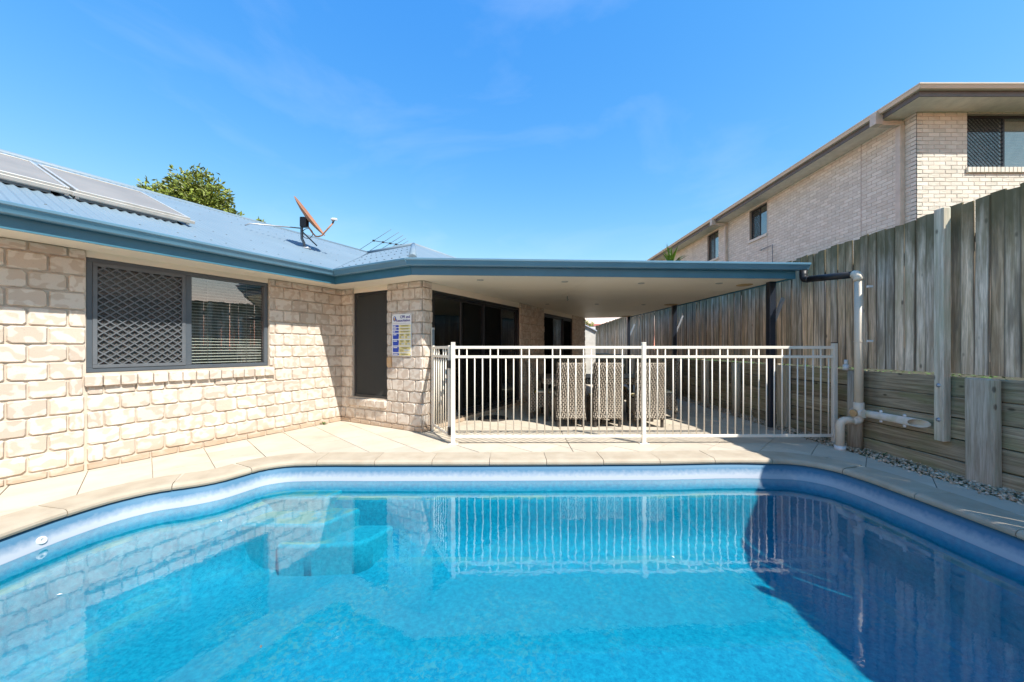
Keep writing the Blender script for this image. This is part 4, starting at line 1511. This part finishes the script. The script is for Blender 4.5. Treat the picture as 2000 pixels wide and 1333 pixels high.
stuff_bricks(nf, near[215:] + [r for r in rc if r[1] >= 2.05], NB, NL - NJ, NH_ - NJ, NJ, M['nbrick'])
k = 24
for i in range(k):
    a_ = FW[0] - .03 + i * .086
    if a_ > FW[1]: break
    MB().box(0, .076, -.045, .05, 0, .11, .004).build('sill_brick', M['nbrick'], nf, loc=(a_, 0, FW[2] - .118))


def nwin(par, op, mull, lab, screen_side=0):
    a, b, z0, z1 = op
    w = frame_mb(a, b, z0, z1, .05, .07, .10, [mull], .05).build('window', M['black_frame'], par)
    w['label'] = lab
    MB().box(a + .05, mull - .025, .088, .092, z0 + .05, z1 - .05).build('pane', M['glass'], w)
    MB().box(mull + .025, b - .05, .084, .088, z0 + .05, z1 - .05).build('pane', M['glass'], w)
    xa, xb = (a + .05, mull - .02) if screen_side == 0 else (mull + .02, b - .05)
    diamonds(xa, xb, z0 + .05, z1 - .05, .085, .085, .010, .058, .064).build('security_screen', M['black_frame'], w)
    MB().box(a, b, .35, .37, z0 - .3, z1 + .1).build('backing', M['interior'], w)
    return w


fwin = nwin(nf, FW, FW[0] + .86, 'dark framed upstairs window with a diamond security screen')
zb = FW[2] + .06
me = MB().box(FW[0] + .9, FW[1] - .06, .16, .19, -.012, .012, 0, None).mesh('blind_slat')
while zb < FW[3] - .06:
    new('blind_slat', me, M['n_soffit'], fwin, loc=(0, 0, zb))
    zb += .034

# side wall faces the pool: local x runs towards the viewer
nlw = None
W1 = (-(13.10 - 7.69), -(12.21 - 7.69), 5.06 - .93, 6.10 - .93)
W2 = (-(15.92 - 7.69), -(15.07 - 7.69), 4.98 - .93, 6.10 - .93)
CJ = [-(8.91 - 7.69), -(12.18 - 7.69), -(17.2 - 7.69)]
nlw = wall_mesh(-13.6, 0, 0, NZ - .93, [W1, W2]).build('wall', M['nmortar'], nh, rz=rad(-90))
nlw['label'] = 'long shaded side wall of small cream bricks facing the pool'
rc = courses(-13.6, 0, 3.45 - .93, NZ - .935, NL, NH_, 0, [W1, W2] + [(c - .008, c + .008, 0, 9) for c in CJ] + [(w[0] - .02, w[1] + .02, w[2] - .1, w[2]) for w in (W1, W2)], 1)
nearl = [r for r in rc if r[1] > -0.62 and r[2] > 3.9 - .93]
place_bricks(nlw, nearl[:80], NB, NL - NJ, NH_ - NJ, NJ, M['nbrick'])
keep = set(nearl[:80])
stuff_bricks(nlw, [r for r in rc if r not in keep], NB, NL - NJ, NH_ - NJ, NJ, M['nbrick'])
nwin(nlw, W1, (W1[0] + W1[1]) / 2, 'dark side window of the neighbouring house nearer the corner')
nwin(nlw, W2, (W2[0] + W2[1]) / 2, 'dark side window of the neighbouring house farther back')
for w in (W1, W2):
    MB().box(w[0] - .03, w[1] + .03, -.04, .08, w[2] - .095, w[2] - .004, .006).build('window_sill', M['nbrick'], nlw)
# eaves
NE = [(-.49, 14.1), (-.49, -.49), (6.5, -.49)]
nfas = [(0, 6.165 - .93), (.018, 6.165 - .93), (.018, 6.33 - .93), (0, 6.33 - .93)]
ngut = [(x, z - 2.30 + 6.27 - .93) for x, z in gut]
NEr = [(-.49, 14.1), (-.49, -.49), (6.5, -.49)]
# outward is on the right-hand side when walking towards the viewer and then right: reverse the walk
NEr = NEr[::-1]
fl = lambda pr: [(-o, z) for o, z in pr]
MB().sweep(fl(nfas), NE).build('fascia', M['n_fascia'], nh) if False else MB().sweep(nfas, NE).build('fascia', M['n_fascia'], nh)
MB().sweep(ngut, NE).build('gutter', M['n_gutter'], nh)
ns = MB()
ns.prism([(-.488, 14.0), (-.488, -.488), (.02, .02), (.02, 14.0)], NZ - .936, NZ - .926)
ns.prism([(-.488, -.488), (6.4, -.488), (6.4, .02), (.02, .02)], NZ - .936, NZ - .926)
ns.build('soffit', M['n_soffit'], nh)
zr = 6.36 - .93
mb = MB()
mb.add([(-.52, -.52, zr), (6.5, -.52, zr), (6.5, 14.1, zr), (-.52, 14.1, zr), (3.2, 3.3, zr + 1.5), (3.2, 10.4, zr + 1.5)], [(0, 1, 4), (1, 2, 5, 4), (2, 3, 5), (3, 0, 4, 5)])
mb.build('roof', M['n_roof'], nh)
for yy, big in ((.27, 1), (6.75, 0)):
    w = .05
    d_ = MB().box(-.115, -.005, yy - w, yy + w, 0, NZ - .93 - .14, .004)
    dn = d_.build('downpipe', M['n_pipe'], nh)
    MB().box(-.49, -.02, yy - w, yy + w, NZ - .93 - .15, NZ - .93 - .05, .004).build('pipe_arm', M['n_pipe'], dn)
    MB().box(-.66, -.49, yy - .07, yy + .07, NZ - .93 - .13, NZ - .93 + .13, .004).build('rain_head', M['n_pipe'], dn)
pp = Vector((8.43, 12.2, 4.55)) - Vector((8.5, 7.69, .93))
MB().tube([pp + Vector((0.05, .25, 0)), pp + Vector((0, .25, 0)), pp + Vector((0, -.35, 0.02)), pp + Vector((0, -.36, -.9))], .011, 6).build('overflow_pipe', M['steel'], nh)

# ------------------------------------------------------------------ dining set
def make_chair():
    o = new('dining_chair', None)
    w = .225
    zs = [.115, .16, .25, .42, .55, .72, .88, .985, 1.0]
    cy = [-.012, .0, .012, .02, .012, -.006, -.030, -.050, -.052]
    wd = [.232, .232, .228, .222, .22, .222, .225, .222, .212]
    mb = MB()
    k = 7
    for i, z in enumerate(zs):
        th = .028 if i < len(zs) - 1 else .018
        for j in range(k):
            x = -wd[i] + 2 * wd[i] * j / (k - 1)
            bulge = -.018 * (1 - (x / wd[i]) ** 2)
            zz = z + (0.022 * (1 - (x / wd[i]) ** 2) if i == 0 else 0)
            mb.v.append((x, cy[i] + bulge - th, zz))
        for j in range(k):
            x = wd[i] - 2 * wd[i] * j / (k - 1)
            zz = z + (0.022 * (1 - (x / wd[i]) ** 2) if i == 0 else 0)
            mb.v.append((x, cy[i] - .018 * (1 - (x / wd[i]) ** 2) + th, zz))
    m = 2 * k
    for i in range(len(zs) - 1):
        for j in range(m):
            mb.f.append((i * m + j, i * m + (j + 1) % m, (i + 1) * m + (j + 1) % m, (i + 1) * m + j))
            mb.sm.append(True)
    mb.f += [tuple(range(m)), tuple(range((len(zs) - 1) * m, len(zs) * m))]
    mb.sm += [False, False]
    mb.build('backrest', M['wicker'], o)
    mb = MB()
    a = .225
    # seat box narrows to the front and its lower edge arches up
    prof_ = [(.02, .13), (.12, .19), (.26, .24), (.40, .25), (.49, .245), (.50, .40), (.48, .435), (.02, .435)]
    for sx in (-1, 1):
        mb.v += [(sx * (a - .01 * (y / .5)), y, z) for y, z in prof_]
    q = len(prof_)
    mb.f += [tuple(range(q)), tuple(range(q, 2 * q))[::-1]] + [(i, (i + 1) % q, q + (i + 1) % q, q + i) for i in range(q)]
    mb.sm = [False] * len(mb.f)
    mb.build('seat', M['wicker'], o)
    MB().box(-.2, .2, .03, .46, .437, .482, .018).build('cushion', M['cushion'], o)
    for sx in (-1, 1):
        for y, zt in ((.0, .15), (.45, .26)):
            MB().box(sx * .19 - .02, sx * .19 + .02, y - .02, y + .022, 0.001, zt, .003).build('leg', M['dark_wood'], o)
    return o


def copy_tree(o, parent=None):
    c = o.copy()
    COL.objects.link(c)
    c.parent = parent
    for ch in o.children: copy_tree(ch, c)
    return c


ch0 = make_chair()
spots = [((0.915, 5.70), 0, 'leftmost of the three wicker chairs with backs to the pool'),
         ((1.485, 5.70), 1.5, 'middle one of the three wicker chairs with backs to the pool'),
         ((2.135, 5.68), -2, 'rightmost of the three wicker chairs with backs to the pool, behind the fence post'),
         ((0.33, 6.55), -86, 'wicker chair at the left end of the table, seen side on'),
         ((2.82, 6.55), 93, 'wicker chair at the right end of the table, mostly hidden'),
         ((1.17, 7.42), 180, 'wicker chair at the far left side of the table'),
         ((2.02, 7.42), 178, 'wicker chair at the far right side of the table')]
for i, ((x, y), rz, lab) in enumerate(spots):
    c = ch0 if i == 0 else copy_tree(ch0)
    c.location = (x, y, 0)
    c.rotation_euler = (0, 0, rad(rz))
    tag(c, lab, 'chair', 'wicker chairs round the patio table')
tb = empty('dining_table', (1.42, 6.55, 0), 0, 'dark topped wicker edged dining table under the patio roof', 'table')
MB().box(-.92, .92, -.46, .46, .715, .735, .006).build('tabletop', M['table_top'], tb)
mb = MB()
mb.box(-.90, .90, -.45, -.42, .62, .713)
mb.box(-.90, .90, .42, .45, .62, .713)
mb.box(-.90, -.87, -.42, .42, .62, .713)
mb.box(.87, .90, -.42, .42, .62, .713)
mb.build('apron', M['wicker'], tb)
for sx in (-1, 1):
    for sy in (-1, 1):
        MB().box(sx * .84 - .03, sx * .84 + .03, sy * .39 - .03, sy * .39 + .03, .001, .62, .003).build('leg', M['dark_wood'], tb)

dm = empty('door_mat', (-.33, 6.36, .001), 0, 'round dark rubber mat in front of the sliding door', 'mat')
MB().lathe([(.0005, .010), (.25, .010), (.262, .006), (.265, 0)], 36).build('base', M['mat'], dm)
for r in (.06, .13, .2, .24):
    MB().lathe([(r - .012, .0102), (r - .008, .016), (r + .008, .016), (r + .012, .0102)], 36).build('ring', M['dark_wood'], dm)
for k in range(12):
    a_ = k * math.pi / 6
    MB().tube([(.07 * math.cos(a_), .07 * math.sin(a_), .011), (.19 * math.cos(a_), .19 * math.sin(a_), .011)], .008, 6).build('rib', M['dark_wood'], dm)

# ------------------------------------------------------------------ things on the roof
SLR = -math.atan(TP)


def solar(s0, s1, t0, t1, lab):
    tm, smid = (t0 + t1) / 2, (s0 + s1) / 2
    p = hw(tm, smid)
    o = empty('solar_panel', (p.x, p.y, zmain(tm, 0) + .055), 0, lab, 'solar panel', 'solar hot water panels on the roof')
    o.rotation_euler = Matrix.Rotation(-TH, 4, 'Z').to_euler()
    o.rotation_euler = (Matrix.Rotation(-TH, 4, 'Z') @ Matrix.Rotation(math.atan(TP), 4, 'Y')).to_euler()
    L = (t1 - t0) / math.cos(math.atan(TP))
    hx, hy = abs(L) / 2, (s1 - s0) / 2
    MB().box(-hx + .03, hx - .03, -hy + .03, hy - .03, 0.0, .052).build('collector', M['solar_glass'], o)
    mb = MB()
    mb.box(-hx, hx, -hy, -hy + .03, -.03, .062, .003)
    mb.box(-hx, hx, hy - .03, hy, -.03, .062, .003)
    mb.box(-hx, -hx + .03, -hy + .03, hy - .03, -.03, .062, .003)
    mb.box(hx - .03, hx, -hy + .03, hy - .03, -.015, .062, .003)
    mb.build('frame', M['solar_frame'], o)
    MB().box(hx - .02, hx + .008, -hy - .02, hy + .05, -.005, .035, .003).build('mounting_rail', M['solar_frame'], o)
    MB().box(hx - .025, hx - .002, -hy, hy - .12, -.04, -.006).build('skirt', M['solar_dark'], o)
    return o


solar(-2.885, -1.93, -1.93, -0.33, 'grey glazed solar panel on the blue roof, nearer the satellite dish')
solar(-3.86, -2.92, -1.98, -0.36, 'grey glazed solar panel cut by the left edge of the picture')

ds = empty('satellite_dish', (-3.79, 6.69, 3.055), 0, 'rusty orange satellite dish on a bent mast on the blue roof', 'satellite dish')
DC = Vector((-3.72, 6.69, 3.615)) - Vector((-3.79, 6.69, 3.055))
nrm = Vector((0.805, 0.165, 0.585)).normalized()
Q = nrm.to_track_quat('Z', 'X').to_matrix().to_4x4()
pr = [(0.0005, .0), (.10, .004), (.20, .016), (.30, .037), (.385, .064), (.392, .066), (.392, .058), (.30, .030), (.2, .009), (.10, -.004), (.0005, -.008)]
MB().lathe([(r, z - .03) for r, z in pr], 32, Matrix.Translation(DC) @ Q).build('reflector', M['rust'], ds)
MB().tube([(0, 0, .0), (-.015, 0, .10), (-.05, 0, .17), (-.055, 0, .50)], .024, 10).build('mast', M['steel'], ds)
MB().box(-.09, .09, -.05, .05, -.015, .012, .003).build('foot', M['white_pvc'], ds)
MB().box(-.07, .06, -.045, .045, .38, .56, .01).build('bracket', M['black_plastic'], ds)
MB().tube([Vector((.0, 0, .43)), DC - nrm * .05 + Vector((.0, 0, -.02))], .03, 8).build('mount_arm', M['black_plastic'], ds)
MB().tube([(.06, 0, .40), (.14, 0, .28), (.20, -.005, .215), (.26, -.01, .205), (.32, -.01, .225), (.43, -.02, .34), (.53, -.02, .45)], .013, 8).build('feed_arm', M['rust'], ds)
MB().tube([(.52, -.02, .44), (.545, -.02, .50)], .016, 8).build('feed_clamp', M['black_plastic'], ds)
MB().tube([(.50, -.02, .51), (.53, -.02, .52), (.60, -.02, .515)], [.03, .024, .022], 12).build('receiver', M['white_pvc'], ds)
cab = [(.055 + .095 * math.cos(a_ * .33), 0, .265 + .09 * math.sin(a_ * .33)) for a_ in range(0, 20)]
MB().tube(cab, .006, 6).build('cable', M['black_plastic'], ds)
rp1 = hw(-1.60, 0.48)
MB().tube([(-.045, 0, .30), (.11, .22, .10)], .012, 6).build('stay', M['steel'], ds)
MB().tube([(-.055, 0, .36), (-.75, -.35, .33), (-.80, -.40, .28)], .011, 8).build('stay', M['galv'], ds)

an = empty('tv_antenna', (-3.1, 11.3, 3.6), 0, 'thin many armed television antenna behind the roof ridge', 'antenna')
ab, ae = Vector((-4.27, 11.3, 4.54)) - Vector((-3.1, 11.3, 3.6)), Vector((-3.05, 11.3, 4.34)) - Vector((-3.1, 11.3, 3.6))
MB().tube([ab, ae], .011, 6).build('boom', M['steel'], an)
MB().tube([(.05, 0, 0), (.05, 0, .76)], .016, 8).build('mast', M['steel'], an)
for k, (f, l) in enumerate(((0.0, .66), (.24, .58), (.42, .48), (.57, .36), (.70, .26), (.82, .16), (.92, .13))):
    p = ab.lerp(ae, f)
    d_ = Vector((.86, -.12, .49)) * l
    MB().tube([p - d_, p + d_], .0075, 5).build('element', M['steel'], an)
    if k < 5: MB().box(p.x - .03, p.x + .03, -.03, .03, p.z - .022, p.z + .022, .004).build('insulator', M['black_plastic'], an)

# ------------------------------------------------------------------ trees and background
def make_tree(name, base, lobes, nleaf, size, label, trunk_r=.16, mat='leaf'):
    t = empty(name, base, 0, label, 'tree')
    b0 = Vector(base)
    mb = MB()
    tot_ = sum(r ** 2 for *_, r in lobes)
    for x, y, z, r in lobes:
        c = Vector((x, y, z)) - b0
        for q in range(int(nleaf * r * r / tot_)):
            d = Vector((R.gauss(0, 1), R.gauss(0, 1), R.gauss(0, 1))).normalized()
            k = R.random() ** .45
            lump = 1 + .22 * math.sin(d.x * 7 + x) * math.sin(d.z * 6 + y) + .12 * math.sin(d.y * 11)
            p = c + d * r * k * lump
            ax = (d + Vector((R.gauss(0, .7), R.gauss(0, .7), R.gauss(0, .6)))).normalized()
            s = ax.cross(Vector((R.gauss(0, 1), R.gauss(0, 1), R.gauss(0, 1)))).normalized()
            l_ = size * R.uniform(.6, 1.25)
            w_ = l_ * .42
            nn = ax.cross(s) * l_ * .12
            mb.add([p - ax * l_ * .5, p + s * w_ * .5 + nn, p + ax * l_ * .5, p - s * w_ * .5 + nn], [(0, 1, 2, 3)])
    mb.build('crown', M[mat], t, fix=False)
    mb = MB()
    cz = sum(l[2] for l in lobes) / len(lobes) - b0.z
    cx = sum(l[0] for l in lobes) / len(lobes) - b0.x
    top = Vector((cx * .6, 0, cz * .62))
    mb.tube([(0, 0, 0), top * .5 + Vector((.1, 0, 0)), top], [trunk_r, trunk_r * .8, trunk_r * .6], 10)
    for x, y, z, r in lobes:
        e_ = Vector((x, y, z)) - b0
        mb.tube([top * .95, (top + e_) / 2 + Vector((R.uniform(-.2, .2), 0, .2)), e_ + Vector((0, 0, r * .4))], [trunk_r * .5, trunk_r * .3, trunk_r * .08], 7)
    mb.build('trunk', M['bark'], t)
    return t


make_tree('tree', (-14.6, 16.5, -.03), [(-15.9, 16.5, 7.75, .95), (-14.95, 16.3, 7.55, .9), (-14.15, 16.5, 8.05, 1.15), (-13.55, 16.3, 7.5, .85), (-12.75, 16.6, 7.0, .55), (-12.45, 16.6, 6.75, .35), (-14.6, 16.8, 6.7, 1.4), (-15.6, 16.8, 6.9, 1.1), (-13.4, 16.8, 6.5, 1.1)], 15000, .23, 'leafy green tree showing above the blue roof ridge')
make_tree('tree', (-11.3, 16.5, -.03), [(-11.35, 16.5, 6.72, .30), (-11.0, 16.5, 6.6, .22), (-11.2, 16.7, 6.2, .6)], 1200, .2, 'small tuft of tree crown just left of the satellite dish', .08)

yu = empty('yucca', (5.2, 12.0, 0.93), 0, 'spiky green yucca crown rising above the patio roof edge', 'plant')
MB().tube([(0, 0, 0), (.05, 0, 1.5), (0, 0, 2.95)], [.09, .07, .055], 9).build('trunk', M['bark'], yu)
mb = MB()
for q in range(70):
    a_ = R.uniform(0, 6.3)
    el = R.uniform(-.25, 1.35)
    l_ = R.uniform(.5, .72)
    d = Vector((math.cos(a_) * math.cos(el), math.sin(a_) * math.cos(el), math.sin(el)))
    s = Vector((-math.sin(a_), math.cos(a_), 0)) * .028
    b_ = Vector((R.uniform(-.03, .03), R.uniform(-.03, .03), R.uniform(2.85, 3.1)))
    m1 = b_ + d * l_ * .55 + Vector((0, 0, .03))
    tp = b_ + d * l_ - Vector((0, 0, .06 * (1.4 - el)))
    mb.add([b_ - s * .6, b_ + s * .6, m1 + s, m1 - s, tp], [(0, 1, 2, 3), (3, 2, 4)])
mb.build('leaves', M['yucca'], yu, fix=False)

sd = empty('garden_shed', (2.3, 13.6, 0), 0, 'small white weatherboard shed beyond the far end of the patio', 'shed')
for k in range(10):
    z = .02 + k * .2
    MB().box(-.75, .80, -.02 + .006, .02, z, z + .198).build('weatherboard', M['shed_white'], sd) if z < 1.85 else None
mb = MB()
mb.add([(-.75, .0, 1.86), (.80, .0, 1.86), (.02, .0, 2.22), (-.75, 2, 1.86), (.80, 2, 1.86), (.02, 2, 2.22)], [(0, 1, 2), (5, 4, 3)])
mb.box(-.75, -.71, .02, 2, 0, 1.86)
mb.box(.76, .80, .02, 2, 0, 1.86)
mb.build('wall', M['shed_white'], sd)
mb = MB()
mb.add([(.84, -.08, 1.84), (.02, -.08, 2.25), (.02, 2.05, 2.25), (.84, 2.05, 1.84), (.84, -.08, 1.88), (.02, -.08, 2.29), (.02, 2.05, 2.29), (.84, 2.05, 1.88)], [(0, 1, 2, 3), (4, 5, 6, 7), (0, 1, 5, 4), (0, 3, 7, 4)])
mb.add([(-.80, -.08, 1.84), (.02, -.08, 2.25), (.02, 2.05, 2.25), (-.80, 2.05, 1.84), (-.80, -.08, 1.88), (.02, -.08, 2.29), (.02, 2.05, 2.29), (-.80, 2.05, 1.88)], [(0, 1, 2, 3), (4, 5, 6, 7), (0, 1, 5, 4), (0, 3, 7, 4)])
mb.build('roof', M['shed_roof'], sd)

fh = empty('distant_house', (9.3, 40, 0), 0, 'far white house with a red roof glimpsed under the patio roof', 'house')
MB().box(-2.5, 2.5, 0, 6, 0, 3.5).build('wall', M['shed_white'], fh)
mb = MB()
mb.add([(-2.9, -.4, 3.6), (2.9, -.4, 3.6), (2.9, 6.4, 3.6), (-2.9, 6.4, 3.6), (-1, 3, 4.7), (1, 3, 4.7)], [(0, 1, 5, 4), (1, 2, 5), (2, 3, 4, 5), (3, 0, 4)])
mb.v = [(x, y, 3.5 + (z - 3.6) * .5) for x, y, z in mb.v]
mb.build('roof', M['red_roof'], fh)
for x in (-1.5, .6):
    wv = MB().box(x, x + .9, -.03, .02, 2.2, 3.3).build('window', M['grey_frame'], fh)
make_tree('tree', (6.6, 34, -.03), [(6.6, 34, 3.1, .9), (7.3, 34, 2.8, .7), (6.0, 34, 2.8, .8)], 1500, .25, 'distant green tree beyond the white shed', .1)
